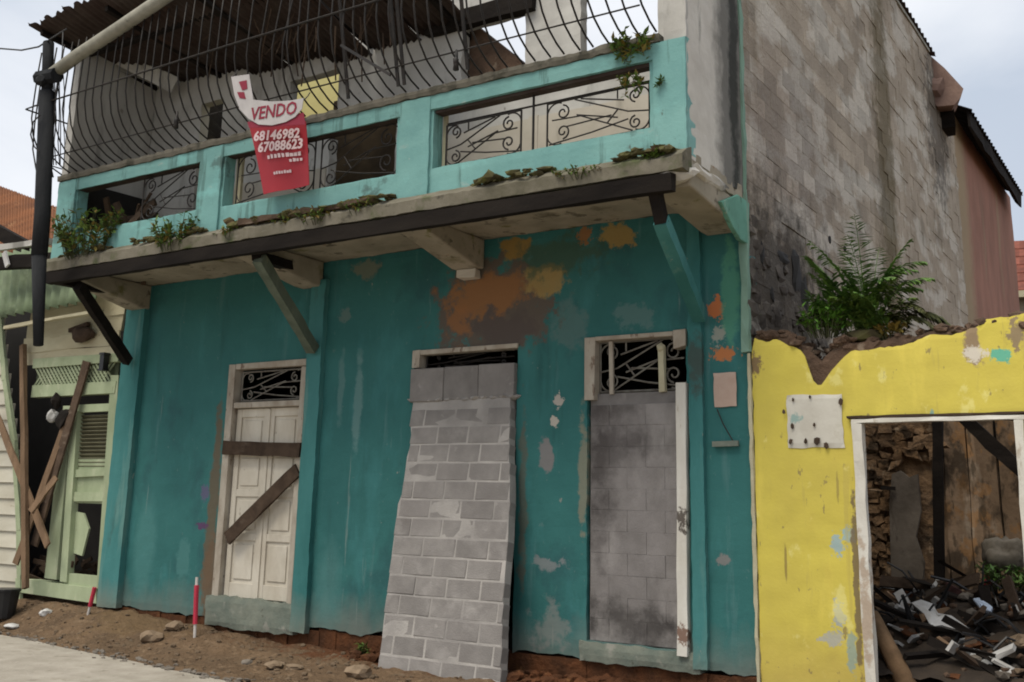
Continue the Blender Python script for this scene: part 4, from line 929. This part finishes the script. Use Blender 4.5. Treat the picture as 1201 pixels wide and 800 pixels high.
slab('cardboard_scrap', [(1184, 747, .9), (1195, 743, .95), (1206, 745, .95), (1208, 757, .85), (1196, 758, .85), (1186, 754, .85)], m_pstone, 'tan cardboard scrap at the right edge of the rubble', 'cardboard')
slab('panel_scrap', [(1172, 786, .6), (1186, 784, .62), (1200, 797, .58), (1198, 812, .5), (1178, 812, .5)], m_whitepl, 'dirty white panel piece at the bottom right corner of the rubble', 'panel')
st = MB(); st.bar(at(1088, 778, .9), at(1110, 754, 1.0), .05, .03, segs=3, jit=.004); st.bar(at(1108, 757, 1.0), at(1122, 742, 1.1), .06, .03, segs=2, jit=.004); tag(st.build('pale_stick', m_whitepl), 'pale broken stick standing in the rubble below the white plastic', 'stick')
st = MB(); st.bar(at(1140, 748, .85), at(1126, 812, .6), .10, .05, segs=4, jit=.006); tag(st.build('grey_plank', m_plank), 'grey brown plank stuck upright in front of the rubble', 'plank')
lp = MB(); lp.lump(at(1178, 652, 2.0), (.19, .15, .16), 6, 3, .6); tag(lp.build('rubble_boulder', m_boulder, smooth=True), 'large grey rounded lump resting on the rubble at the back right', 'rubble')
lp = MB(); lp.lump(at(1158, 682, 1.9), (.045, .03, .06), 2, 2, .3); tag(lp.build('red_scrap', m_stake_r, smooth=True), 'small red scrap in the greenery below the grey lump', 'scrap')
wd = MB(); wd.bar(at(1108, 688, 1.6), at(1138, 706, 1.55), .10, .03, segs=3, jit=.005); tag(wd.build('maroon_board', M('maroon_board_paint', (.05, .02, .018), None, 4, .8, .2)), 'dark maroon board on the rubble beside the charred post', 'board')

# ================================================================== the pale green wooden house on the left
gh = thing('green_wooden_house', 'ruined pale green wooden house left of the teal house with lattice and broken door', 'house', (-11.2, 0, 0))
def L(px, py, Y=0.0): return at(px, py, Y)
def Lrect(name, pxs, Y0, Y1, mat, parent=gh, **k):
    "an upright board whose front corners are px points (left bottom, right bottom, right top, left top) on the plane Y0"
    P = [at(*q, Y0) for q in pxs]; mb = MB(); mb.prism(P, (0, Y1 - Y0, 0)); return mb.build(name, mat, parent, **k)
# clapboards: their right ends follow the broken slanting edge
z = -.05
k = 0
edge_pts = [(-.1, at(31, 700).x), (1.0, at(28, 630).x), (2.2, at(20, 540).x), (3.2, at(12, 440).x), (4.2, at(6, 370).x), (5.3, at(3, 300).x)]
def edge_x(z):
    for (a, xa), (b, xb) in zip(edge_pts, edge_pts[1:]):
        if a <= z <= b: return xa + (xb - xa) * (z - a) / (b - a)
    return edge_pts[-1][1]
while z < 5.1:
    xe = edge_x(max(z, 0)) - .12 + random.uniform(-.02, .02); mb = MB()
    mb.add([(-15.5, -.03, z), (xe, -.03, z), (xe, .005, z + .25), (-15.5, .005, z + .25), (-15.5, .03, z), (xe, .03, z), (xe, .03, z + .25), (-15.5, .03, z + .25)],
           [(0, 1, 2, 3), (7, 6, 5, 4), (0, 4, 5, 1), (1, 5, 6, 2), (2, 6, 7, 3), (3, 7, 4, 0)])
    mb.build('clapboard', m_clap, gh); z += .235
ce = MB()
zz = [-.05 + .32 * k for k in range(17)]
for a, b in zip(zz, zz[1:]): ce.bar((edge_x(max(a, 0)) - .06, -.05, a), (edge_x(max(b, 0)) - .06, -.05, b + .01), .10, .05, jit=.006)
ce.build('corner_board', m_pgreen, gh)
MB().box(-15.5, -9.1, .9, 1.0, -.1, 4.9).build('inner_wall', m_darkfill, gh)
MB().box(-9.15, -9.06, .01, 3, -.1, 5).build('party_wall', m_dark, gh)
Lrect('sill_beam', ((18, 694), (113, 708), (112, 690), (18, 678)), -.06, .14, m_pgreen)
Lrect('head_beam', ((36, 466), (134, 461), (136, 447), (38, 452)), -.06, .08, m_pgreen)
Lrect('top_beam', ((38, 432), (138, 424), (139, 414), (39, 421)), -.05, .08, m_pgreen)
Lrect('transom_rail', ((86, 484), (132, 482), (132, 473), (86, 475)), -.03, .05, m_pgreen)
# lattice above the door
la = MB(); p0, p1 = L(39, 452), L(137, 426); lx0, lx1, lz0, lz1 = p0.x, p1.x, L(85, 450).z - .02, L(85, 428).z + .04
hh = lz1 - lz0
for k in range(-4, 34):
    for s_ in (1, -1):
        xa = lx0 + k * .085; xb = xa + hh * s_
        a, b = Vector((xa, -.01 + .012 * s_, lz0)), Vector((xb, -.01 + .012 * s_, lz1))
        if min(xa, xb) < lx0 - .02 or max(xa, xb) > lx1 + .02: continue
        la.bar(a, b, .03, .010)
la.build('lattice', m_pgreen, gh); MB().box(lx0, lx1, .04, .06, lz0, lz1).build('lattice_backing', M('lattice_backing_paint', (.10, .12, .075), None, 3, .9, 0), gh)  # even dark green board behind the strips
# cream boards under the zinc awning
for k, (pa, pb, h) in enumerate((((26, 424), (140, 412), .19), ((30, 409), (142, 396), .22), ((34, 393), (146, 378), .24), ((38, 377), (150, 360), .23), ((40, 362), (156, 343), .2))):
    a, b = L(*pa), L(*pb); mb = MB(); mb.bar((a.x, -.02 - .01 * (k % 2), a.z + .03), (b.x, -.02 - .01 * (k % 2), a.z + .03 + random.uniform(-.03, .03)), h, .03, segs=6, jit=.012); mb.build('cream_board', m_pcream, gh)
zs = sheet(at(-20, 376, -.45), at(112, 352, -.45), at(120, 285, .05), at(-12, 298, .05), 13, .042, 4, sag=.02); zs.build('zinc_awning', m_zinc, gh, smooth=True)
MB().bar(at(6, 384, -.4), at(120, 364, -.4), .05, .06, segs=6, jit=.008).build('awning_batten', m_pcream, gh)
MB().bar(at(-8, 310, -.5), at(66, 304, -.5), .20, .12, segs=5, jit=.012).build('charred_eaves', m_black, gh)
MB().bar(at(-4, 291, -.35), at(60, 283, -.35), .09, .10, segs=5, jit=.01).build('grey_eaves_board', m_upwall, gh)
sc_ = MB(); sc_.bar(at(5, 296, -.62), at(9, 312, -.62), .09, .03); sc_.build('white_scrap', m_whitepl, gh)
# door
dr = MB(); dr.box(L(84, 600).x, L(122, 600).x, .02, .05, 1.32, 1.95); dr.build('door_panel', m_pgreen, gh)
for nm, q, m in (('door_post', ((52, 678), (66, 680), (84, 476), (74, 476)), m_pgreen), ('door_stile', ((70, 682), (78, 683), (91, 482), (84, 482)), m_pgreen), ('door_jamb', ((113, 690), (124, 692), (139, 440), (130, 440)), m_pgreen)):
    Lrect(nm, q, -.05, .06, m)
lv = MB(); p, q = L(86, 548), L(128, 487); lz = p.z
while lz < q.z: lv.obox(((p.x + q.x) / 2, .04, lz), ((q.x - p.x) / 2, 0, 0), (0, .025, -.02), (0, .004, .005)); lz += .055
lv.build('louvres', m_louver, gh)
Lrect('door_rail', ((80, 588), (120, 588), (121, 577), (82, 577)), -.02, .05, m_pgreen); Lrect('door_rail', ((84, 560), (124, 558), (125, 549), (86, 551)), -.02, .05, m_pgreen)
Lrect('door_rail', ((74, 686), (116, 690), (117, 676), (76, 672)), -.02, .05, m_pgreen)
Lrect('broken_door_panel', ((84, 648), (96, 652), (104, 620), (98, 602), (88, 600)), .03, .06, m_pgreen)
# odds and ends of the house front
la_ = MB(); c = L(122, 425, -.12); la_.obox(c, (.045, 0, 0), (0, .045, 0), (0, 0, .10)); la_.obox(c + ZD * .12, (.055, 0, 0), (0, .055, 0), (0, 0, .015)); la_.obox(c - ZD * .11, (.055, 0, 0), (0, .055, 0), (0, 0, .012)); la_.bar(c + ZD * .13, c + ZD * .13 + YD * .12, .02, .02)
tag(la_.build('wall_lantern', m_blackpl), 'small black wall lantern above the pale green door', 'lamp')
bp_ = MB(); bp_.lump(L(97, 392, -.12), (.26, .09, .12), 4, 2, .3); bp_.bar(L(82, 388, -.1), L(104, 380, -.1), .06, .06); tag(bp_.build('brown_bundle', m_plank), 'dark brown bundle stuck on the cream boards of the green house', 'bundle')
hd = MB(); hd.lump(L(62, 488, -.05), (.10, .08, .10), 3, 2, .4); tag(hd.build('white_bag', m_whitepl), 'small dirty white bag hanging in the dark doorway of the green house', 'bag')
hd = MB(); hd.lump(L(76, 492, -.10), (.16, .08, .14), 8, 2, .5); hd.lump(L(66, 470, -.10), (.10, .07, .12), 9, 2, .5); tag(hd.build('charred_clump', m_black), 'charred black clump hanging beside the white bag under the lattice', 'debris')
def board(pa, pb, w_, Ya, Yb, label, mat=m_plank2, th=.03):
    mb = MB(); mb.bar(at(*pa, Ya), at(*pb, Yb), w_, th, segs=8, jit=.006); return tag(mb.build('leaning_board', mat), label, 'board', 'boards leaning on the green house')
board((30, 690), (27, 405), .10, -.40, -.14, 'upright brown board standing in front of the white clapboards', m_plank2, .06)
board((56, 640), (-10, 470), .12, -.30, -.2, 'brown board slanting down to the right across the upright board')
board((18, 662), (76, 500), .12, -.34, -.12, 'brown board slanting up to the right beneath the lattice')
board((40, 640), (102, 424), .15, -.2, -.10, 'widest dark brown board rising to the right across the lattice', m_plank)
board((36, 600), (66, 560), .10, -.45, -.3, 'short brown board lying across the leaning boards', m_plank2)
jn = MB(); random.seed(5)
for k in range(40):
    c = L(random.uniform(18, 118), random.uniform(655, 682), random.uniform(.1, .7)); d = Vector((random.uniform(-1, 1), random.uniform(-.5, .5), random.uniform(-.3, .7))).normalized() * random.uniform(.08, .28); jn.bar(c - d, c + d, random.uniform(.03, .09), .025)
o = jn.build('doorway_debris', m_plank); o['kind'] = 'stuff'
bk = MB(); c = at(4, 716, -.55); n = 14
for z0, r0, z1, r1 in ((0, .15, .36, .19), (.36, .205, .39, .205)): bk.tube([c + ZD * (z0 - .1), c + ZD * (z1 - .1)], r0, n, r1)
tag(bk.build('black_bucket', m_blackpl, smooth=False, bevel=.006), 'black plastic bucket on the dirt at the left edge below the clapboards', 'bucket')

# rusty roof beyond
rr_ = thing('rusty_roof_house', 'far house with an orange rusty corrugated roof behind the black pole', 'house', (-22, 7, 0))
a0, a1 = at(-60, 322, 6), at(74, 300, 6); b0, b1 = at(-60, 196, 9), at(78, 247, 9)
for k in range(5):
    t0, t1 = k / 5, (k + 1) / 5 + .01; s_ = sheet(a0.lerp(a1, t0), a0.lerp(a1, t1), b0.lerp(b1, t1), b0.lerp(b1, t0), 9, .03, 4); s_.build('roof_sheet', m_orust, rr_, smooth=True)
MB().box(a0.x - 2, a1.x + .2, 6.4, 8.8, 0, a1.z - .4).build('wall', m_dark, rr_)
MB().bar(at(-20, 262, 5.9), at(34, 292, 5.9), .35, .2, segs=3).build('barge_board', m_black, rr_)

# ================================================================== houses behind on the right
ph = thing('pink_house', 'faded pink house behind the grey block wall with a dark roof edge', 'house', (-1.5, 14, 0))
q0, q1 = atX(1124, 350), atX(1184, 250)
pk = gridwall((.10, 0, 0), YD, ZD, XD, (11.02, 17.5), (-.2, 8.9), thick=.3, step=.4, disp=.02, rag=.015, drop=lambda u, v: v > 8.75 - .0 * u); pk.build('side_wall', m_pink, ph)
MB().box(-5, -.25, 11.3, 17.5, -.2, 8.5).build('house_body', m_pink, ph)
q = [atX(1123, 160, .45), atX(1152, 196, .62), atX(1184, 250, .45)]
rs = sheet((.44, 10.9, 8.86), (.44, 17.0, 8.78), (-2.2, 17.0, 10.2), (-2.2, 10.9, 10.3), 26, .03, 4); rs.build('roof_sheet', m_black, ph, smooth=True)
fb = MB(); fb.bar((.38, 11.0, 8.74), (.38, 16.9, 8.64), .34, .06, up=XD, segs=12, jit=.02); fb.build('fascia', m_black, ph)
th_ = thing('red_tiled_house', 'distant house with a dull red tiled roof at the right edge', 'house', (9, 27, 0))
a, b = at(1170, 343, 26), at(1290, 335, 26); c, d = at(1170, 285, 29), at(1290, 280, 29)
MB().box(a.x - 1, b.x, 26.4, 31, 0, a.z - .05).build('wall', m_beige, th_)
for j in range(6):
    for i in range(9):
        u0, u1, v0, v1 = i / 9, (i + 1) / 9, j / 6, (j + 1) / 6 + .03
        P = [a.lerp(b, u0).lerp(c.lerp(d, u0), v0), a.lerp(b, u1).lerp(c.lerp(d, u1), v0), a.lerp(b, u1).lerp(c.lerp(d, u1), v1), a.lerp(b, u0).lerp(c.lerp(d, u0), v1)]
        P[0] += ZD * .05; P[1] += ZD * .05
        mb = MB(); mb.prism(P, (0, 0, -.08)); mb.build('tile', m_tile, th_)
MB().bar(a - ZD * .1, b - ZD * .1, .2, .15, segs=2).build('eaves_board', m_pcream, th_)

# ================================================================== for-sale banner
by = BY - .16
Bn = thing('sale_banner', 'red for-sale banner with a white VENDO panel tied to the balcony guard', 'banner', at(330, 228, by))
TL, TR, BR, BL = at(292, 146, by - .06), at(358, 142, by - .06), at(363, 217, by), at(309, 228, by)
def bp(u, v): return TL.lerp(TR, u).lerp(BL.lerp(BR, u), v) + Vector((0, .012 * math.sin(u * 7 + v * 3), 0))
mb = MB(); nu, nv = 10, 12
mb.v = [bp(i / nu, j / nv) for j in range(nv + 1) for i in range(nu + 1)] + [bp(i / nu, j / nv) + YD * .006 for j in range(nv + 1) for i in range(nu + 1)]
N = (nu + 1) * (nv + 1)
for j in range(nv):
    for i in range(nu): f = (j * 11 + i, j * 11 + i + 1, j * 11 + i + 12, j * 11 + i + 11); mb.f.append(f); mb.f.append(tuple(k + N for k in reversed(f)))
mb.build('red_sheet', m_red, Bn, smooth=True)
uxr = (TR - TL).normalized(); uyr = (TL - BL).normalized()
def bt(name, txt, u, v, wpx, hfrac, mat, bold=.03):
    "lettering centred at u, v of the red sheet"
    ux = (bp(1, v) - bp(0, v)); W_ = ux.length; ux.normalize(); uy = (bp(u, v - .1) - bp(u, v + .1)).normalized(); uy = (uy - ux * uy.dot(ux)).normalized()
    return text_on(name, txt, bp(u, v) - YD * .018, ux, uy, W_ * wpx, (TL - BL).length * hfrac, mat, Bn, bold)
bt('phone_number', '68146982', .50, .19, .84, .135, m_bpink); bt('phone_number', '67088623', .54, .355, .84, .135, m_bpink)
def dashes(name, v, u0, u1, hf, n):
    mb = MB()
    for k in range(n):
        a = u0 + (u1 - u0) * k / n; b = a + (u1 - u0) / n * random.uniform(.6, .85); P = [bp(a, v + hf / 2), bp(b, v + hf / 2), bp(b, v - hf / 2 * random.uniform(.6, 1.2)), bp(a, v - hf / 2 * random.uniform(.6, 1.2))]
        mb.prism([p - YD * .017 for p in P], (0, .003, 0))
    mb.build(name, m_bpink, Bn)
dashes('small_print', .50, .25, .90, .06, 9); dashes('small_print', .585, .66, .92, .05, 4); dashes('small_print', .745, .33, .68, .045, 7)
wy = GO - .045
WP = [(271, 90), (292, 87), (297, 117), (318, 119), (340, 118), (356, 115), (354, 128), (346, 137), (335, 143), (319, 147), (303, 146), (291, 139), (281, 128), (275, 112)]
mb = MB(); mb.prism([at(*q, wy) for q in WP], (0, .006, 0)); mb.build('white_top', m_bwhite, Bn)
c = at(320.5, 130, wy - .004); a, b = at(294, 134, wy), at(348, 126, wy); ux = (b - a).normalized(); uy = (ZD - ux * ZD.dot(ux)).normalized()
text_on('vendo_lettering', 'VENDO', c, ux, uy, (b - a).length, .15, m_bred, Bn, .015)
for q in (((280, 96), (289, 94), (290, 104), (284, 106)), ((278, 108), (286, 108), (288, 116), (281, 115))):
    mb = MB(); mb.prism([at(*k, wy - .006) for k in q], (0, .004, 0)); mb.build('red_print', m_bred, Bn)
mb = MB(); mb.prism([at(*k, wy + .012) for k in ((290, 143), (356, 132), (358, 146), (292, 150))], (0, .006, 0)); mb.build('dark_band', m_bred, Bn)
tie = MB()
for q in ((273, 90), (357, 117)): p = at(*q, wy); tie.tube([p, p + Vector((.02, .03, .05)), Vector((p.x + .03, GO, p.z + .09))], .006, 4)
tie.build('tie_cord', m_iron, Bn)

# ================================================================== pole, cables, stakes, papers
po = MB(); po.tube([at(57, 50, -1.95), at(55, 110, -1.95)], .072, 10); po.tube([at(55, 108, -1.95), at(50, 250, -1.95), at(46, 300, -1.95)], .10, 10); po.tube([at(46, 298, -1.95), at(45, 405, -1.95)], .092, 10, .06)
pole = tag(po.build('black_pole', m_pole, smooth=True), 'tarred black pole hanging at the left end of the balcony', 'pole')
mb = MB(); mb.tube([at(46, 92, -1.98), at(67, 88, -1.98)], .10, 8); mb.lump(at(49, 94, -2.05), (.10, .08, .09), 2, 1, .3); mb.build('clamp', m_pole, pole)
lp = MB(); lp.tube([at(47, 135, -2.08), at(39, 143, -2.1), at(36, 158, -2.1), at(40, 172, -2.1), at(46, 178, -2.08)], .010, 5); lp.build('wire_loop', m_iron, pole)
cbm = MB(); pts = [(-40, 62), (0, 57), (25, 59), (45, 55), (62, 44), (78, 34)]; cbm.tube([at(*q, -2.0) for q in pts], .012, 5); cbm.tube([at(74, 36, -2), at(73, 60, -2), at(71, 80, -2)], .008, 4); tag(cbm.build('slack_cable', m_wire, smooth=True), 'thin grey cable sagging from the left edge to the roof corner', 'cable')
cbm = MB(); random.seed(9)
for k in range(5):
    x0 = 62 + 3 * k; cbm.tube([at(x0 + random.uniform(-2, 2), 90 + 26 * t + random.uniform(-3, 3), -1.8 + .1 * random.random()) for t in range(5)], .007, 4)
tag(cbm.build('tangled_wires', m_wire), 'tangled thin wires between the black pole and the guard', 'wires')
def stake(pa, pb, label, Y, rtop, rbot):
    a, b = at(*pa, Y), at(*pb, Y); s_ = thing('marker_stake', label, 'stake', a, 'marker stakes in the dirt')
    d = b - a
    mb = MB(); mb.tube([a - d * .12, b], .018, 7); mb.build('rod', m_stake_w, s_)
    mb = MB(); mb.tube([a + d * rbot, a + d * .5 * (rbot + rtop) , a + d * rtop], .028, 8); mb.build('red_sleeve', m_stake_r, s_)
stake((228, 756), (231, 677), 'tall thin red and white stake beside the white boarded door', -.42, .88, .30)
stake((102, 726), (111, 689), 'short leaning red and white stake before the green house sill', -.30, 1.0, .4)
pp = gridwall((0, -.022, 0), XD, ZD, -YD, (at(838, 455).x, at(864, 455).x), (at(850, 477).z, at(850, 437).z), thick=.01, step=.05, disp=.003, rag=.012)
tag(pp.build('pasted_paper', m_paper), 'faded pinkish paper pasted on the teal strip at the right corner', 'paper')
hk = MB(); hk.bar(at(836, 521, -.04), at(866, 520, -.04), .05, .035); tag(hk.build('pale_bracket', m_sill), 'small pale bracket bar below the pasted paper', 'bracket')
cbm = MB(); cbm.tube([at(841, 480, -.02), at(848, 497, -.03), at(860, 518, -.03)], .006, 4); tag(cbm.build('dangling_wire', m_iron), 'short black wire dangling from the pasted paper', 'wire')

# ================================================================== plants
def leafy(mb, p, d, ln, wd):
    "one folded leaf blade from p along d"
    d = d.normalized(); s_ = d.cross(ZD)
    if s_.length < .1: s_ = XD.copy()
    s_.normalize(); u = s_.cross(d)
    mb.add([p, p + d * ln * .45 + s_ * wd + u * wd * .3, p + d * ln, p + d * ln * .45 - s_ * wd + u * wd * .3], [(0, 1, 2), (0, 2, 3)])
def weed(name, label, c, R, Hh, n, ls, mat=m_leaf, mat2=None, droop=0.0, cat='weed', group='weeds growing on the masonry'):
    t = thing(name, label, cat, c, group); st, fo, fo2 = MB(), MB(), MB(); c = Vector(c)
    for k in range(n):
        a = random.uniform(0, 2 * math.pi); r0 = R * math.sqrt(random.random()) * .6; base = c + Vector((math.cos(a) * r0, math.sin(a) * r0 * .5, 0)); h = Hh * random.uniform(.4, 1)
        tip = base + Vector((math.cos(a) * R * .5, math.sin(a) * R * .3, h - droop * random.random())); md = base.lerp(tip, .5) + ZD * h * .12
        st.tube([base - ZD * .03, md, tip], .004, 3)
        for q in range(7):
            t_ = random.uniform(.2, 1); p = base.lerp(md, t_ * 2) if t_ < .5 else md.lerp(tip, t_ * 2 - 1)
            d = Vector((random.uniform(-1, 1), random.uniform(-1, .6), random.uniform(-.5, .8)))
            leafy(fo2 if mat2 and random.random() < .3 else fo, p, d, ls * random.uniform(.6, 1.3), ls * random.uniform(.16, .28))
    st.build('stem', m_stem, t); fo.build('foliage', mat, t)
    if fo2.v: fo2.build('dry_foliage', mat2, t)
    return t
random.seed(21)
ly = BY - .10
weed('weed', 'leafy weeds at the left end of the balcony ledge beside the black pole', at(98, 302, ly), .55, .62, 80, .11, m_leaf, m_dry)
weed('weed', 'greyish weed tuft on the ledge below the left parapet pier', at(205, 293, ly), .34, .42, 60, .09, m_leaf, m_dry)
weed('weed', 'yellow green weed growing in the left parapet opening', at(130, 268, BY - .02), .16, .22, 14, .07, m_leaf, m_dry)
weed('weed', 'small weed on the ledge in front of the middle parapet opening', at(372, 262, ly), .30, .14, 24, .06, m_leaf, m_dry)
weed('weed', 'yellowish creeper hanging over the top rail near the right parapet end', at(742, 58, BY - .06), .20, .22, 34, .085, m_leaf, m_dry, droop=.30, cat='creeper')
weed('weed', 'creeper sprig hanging inside the right parapet opening', at(738, 96, BY - .03), .12, .10, 14, .07, m_leaf, m_dry, droop=.25, cat='creeper')
weed('weed', 'tiny green sprig on the aqua pier beside the creeper', at(774, 96, BY - .06), .03, .08, 5, .05, m_leaf, None, droop=.12, cat='creeper')
weed('weed', 'low mossy weed on the ledge under the right parapet opening', at(680, 208, ly - .03), .26, .08, 30, .05, m_leaf, m_dry)
weed('weed', 'small tuft at the foot of the right parapet pier', at(765, 190, ly), .10, .12, 14, .06, m_leaf, None)
weed('weed', 'bright green weed in the notch of the yellow wall top', at(970, 392, .08), .26, .28, 60, .075, M('bright_leaf_green', (.09, .21, .022), (.05, .13, .014), 6, .6, .1, 20), None)
def fern(label, c, specs, seed):
    "specs: (count, length range, heading range in degrees, rise range, droop, material)"
    random.seed(seed); t = thing('fern', label, 'fern', c); c = Vector(c); k = 0
    for cnt, (l0, l1), (h0, h1), (e0, e1), dr, mat in specs:
        for _ in range(cnt):
            a = R_(random.uniform(h0, h1)); ln = random.uniform(l0, l1); el = random.uniform(e0, e1)
            d = Vector((math.cos(a) * math.cos(el), math.sin(a) * math.cos(el) * .6, math.sin(el))); pts = []; p = c + Vector((random.uniform(-.22, .20), random.uniform(-.06, .08), 0)); N = 20
            for q in range(N + 1):
                pts.append(p.copy()); p += d * ln / N; d = (d + Vector((math.cos(a) * .02, math.sin(a) * .012, -dr * (.4 + 1.2 * q / N)))).normalized()
            mb = MB(); mb.tube(pts, .006, 4, .002)
            for q in range(2, N):
                td = (pts[q + 1] - pts[q]).normalized(); sd_ = td.cross(ZD)
                if sd_.length < .1: sd_ = XD.copy()
                sd_.normalize(); lf = .20 * math.sin(math.pi * (.10 + .88 * q / N)) ** .7 * (.6 + .4 * ln)
                for s_ in (-1, 1):
                    for off in (0, .5): leafy(mb, pts[q] + (pts[q + 1] - pts[q]) * off, sd_ * s_ * .8 + td * .65 - ZD * random.uniform(.15, .8), lf * random.uniform(.7, 1.15), .017)
            mb.build('frond', mat, t); k += 1
    mb = MB(); mb.lump(c, (.22, .12, .08), 3, 1, .4); mb.build('root_clump', m_moss, t)
fern('large dark green fern growing on the yellow wall against the grey block wall', at(1018, 394, .16), ((11, (.7, 1.12), (0, 360), (1.25, 1.55), .035, m_fern), (8, (.35, .65), (90, 270), (.9, 1.4), .06, m_fern), (7, (.75, 1.0), (-35, 35), (1.2, 1.42), .10, m_fern), (5, (.5, .75), (-30, 30), (.7, 1.1), .13, m_dryfern), (5, (.4, .7), (200, 340), (1.0, 1.4), .08, m_leaf)), 3)
weed('weed', 'dark bushy weed left of the fern on the yellow wall top', at(975, 380, .25), .22, .36, 36, .10, m_fern, None)
weed('weed', 'yellow dried leaf tuft at the foot of the fern', at(1045, 396, .10), .14, .14, 18, .08, m_dry, None)
weed('weed', 'green weeds on the rubble beneath the grey lump in the ruin', at(1182, 690, 1.7), .25, .22, 40, .07, m_fern, None)
weed('weed', 'straggly weed on the ledge below the red banner', at(330, 268, ly), .24, .16, 26, .06, m_leaf, m_dry)
weed('weed', 'straggly weed on the ledge left of the red banner', at(270, 278, ly), .2, .14, 22, .06, m_leaf, m_dry)
weed('weed', 'low weed on the ledge below the brown end of the middle parapet opening', at(425, 252, ly), .22, .12, 20, .05, m_leaf, m_dry)
bl = MB(); bl.bar(at(285, 262, BY - .10), at(442, 236, BY - .10), .05, .14, up=YD, segs=10, jit=.018); tag(bl.build('rotten_board', m_plank), 'rotten brown board lying on the balcony ledge under the banner', 'board')
ms = MB(); random.seed(31)
for k in range(420):
    px = random.uniform(75, 790) if k % 3 else random.uniform(235, 460); x = at(px, 230, ly).x
    if fn(x, 0, 9, 2.3) < .02: continue
    q = random.uniform(.015, .06); ms.lump((x, BY - random.uniform(.01, .17), 4.50 + random.uniform(-.03, .02)), (q * random.uniform(.8, 2.2), q, q * random.uniform(.35, .9)), k, 1, .8)
o = ms.build('ledge_moss', m_moss); o['kind'] = 'stuff'

# ================================================================== litter and stones on the dirt
def gpt(px, py):
    r = Rm @ Vector((px - PPX, py - PPY, FPX)); t = 5.0
    for _ in range(400):
        p = CAM + r * (t / FPX)
        if p.z < ground_h(p.x, p.y): return p
        t += .03
    return p
def stone(px, py, r, label, mat=m_pstone, seed=0, flat=.6, cat='stone', name='stone'):
    p = gpt(px, py); mb = MB(); mb.lump(p + ZD * r * .3, (r * 1.2, r, r * flat), seed, 2, .4); return tag(mb.build(name, mat), label, cat)
stone(178, 751, .13, 'pale stone half buried in the dirt left of the red stake', m_pstone, 3)
stone(205, 738, .10, 'brownish stone at the foot of the teal wall left of the red stake', m_pstone, 5)
stone(54, 721, .075, 'crumpled white litter on the dirt before the green house', m_whitepl, 7, .8, 'litter', 'litter')
stone(14, 737, .10, 'grey white rag lying at the road edge on the far left', m_whitepl, 9, .4, 'rag', 'rag')
stone(322, 783, .10, 'flat pale stone at the road edge below the white door', m_pstone, 11, .4)
stone(345, 786, .09, 'second flat pale stone right beside the other at the road edge', m_pstone, 12, .4)
stone(290, 779, .06, 'dark clod on the dirt below the white door', m_stone, 13)
stone(420, 792, .11, 'brown clod against the foot of the block barricade', m_pstone, 14, .7)
random.seed(41); pb = MB()
for k in range(900):
    x, y = random.uniform(-12, -2.6), random.uniform(-1.7, -.08)
    if y < road_edge(x) + .03: continue
    s_ = random.choice((.008, .010, .014, .02, .03)); pb.lump((x, y, ground_h(x, y) + s_ * .1), (s_ * 1.2, s_, s_ * .7), k, 1, .5)
o = pb.build('pebbles', M('brown_pebble', (.16, .115, .075), (.10, .072, .048), 9, .95, .6, 30)); o['kind'] = 'stuff'
pb = MB()
for k in range(240):
    x, y = random.uniform(-4.5, .1), random.uniform(-.45, -.02); s_ = random.choice((.02, .03, .05, .07)); pb.lump((x, y, ground_h(x, y) + s_ * .3), (s_ * 1.2, s_, s_ * .8), k, 1, .5)
o = pb.build('earth_clods', m_footing); o['kind'] = 'stuff'

random.seed(51); pb = MB()
for k in range(260):                                   # crumbs and dirt spilled along the broken road edge
    x = random.uniform(-11, -3.4); y = road_edge(x) + random.gauss(-.02, .07); q = random.choice((.008, .012, .02, .03))
    pb.lump((x, y, max(ROADZ, ground_h(x, y)) + q * .2), (q * 1.4, q, q * .6), k, 1, .6)
o = pb.build('road_edge_crumbs', m_stone); o['kind'] = 'stuff'
weed('weed', 'small green weed sprouting at the foot of the teal wall left of the barricade', gpt(425, 770), .09, .14, 14, .06, m_leaf, None)
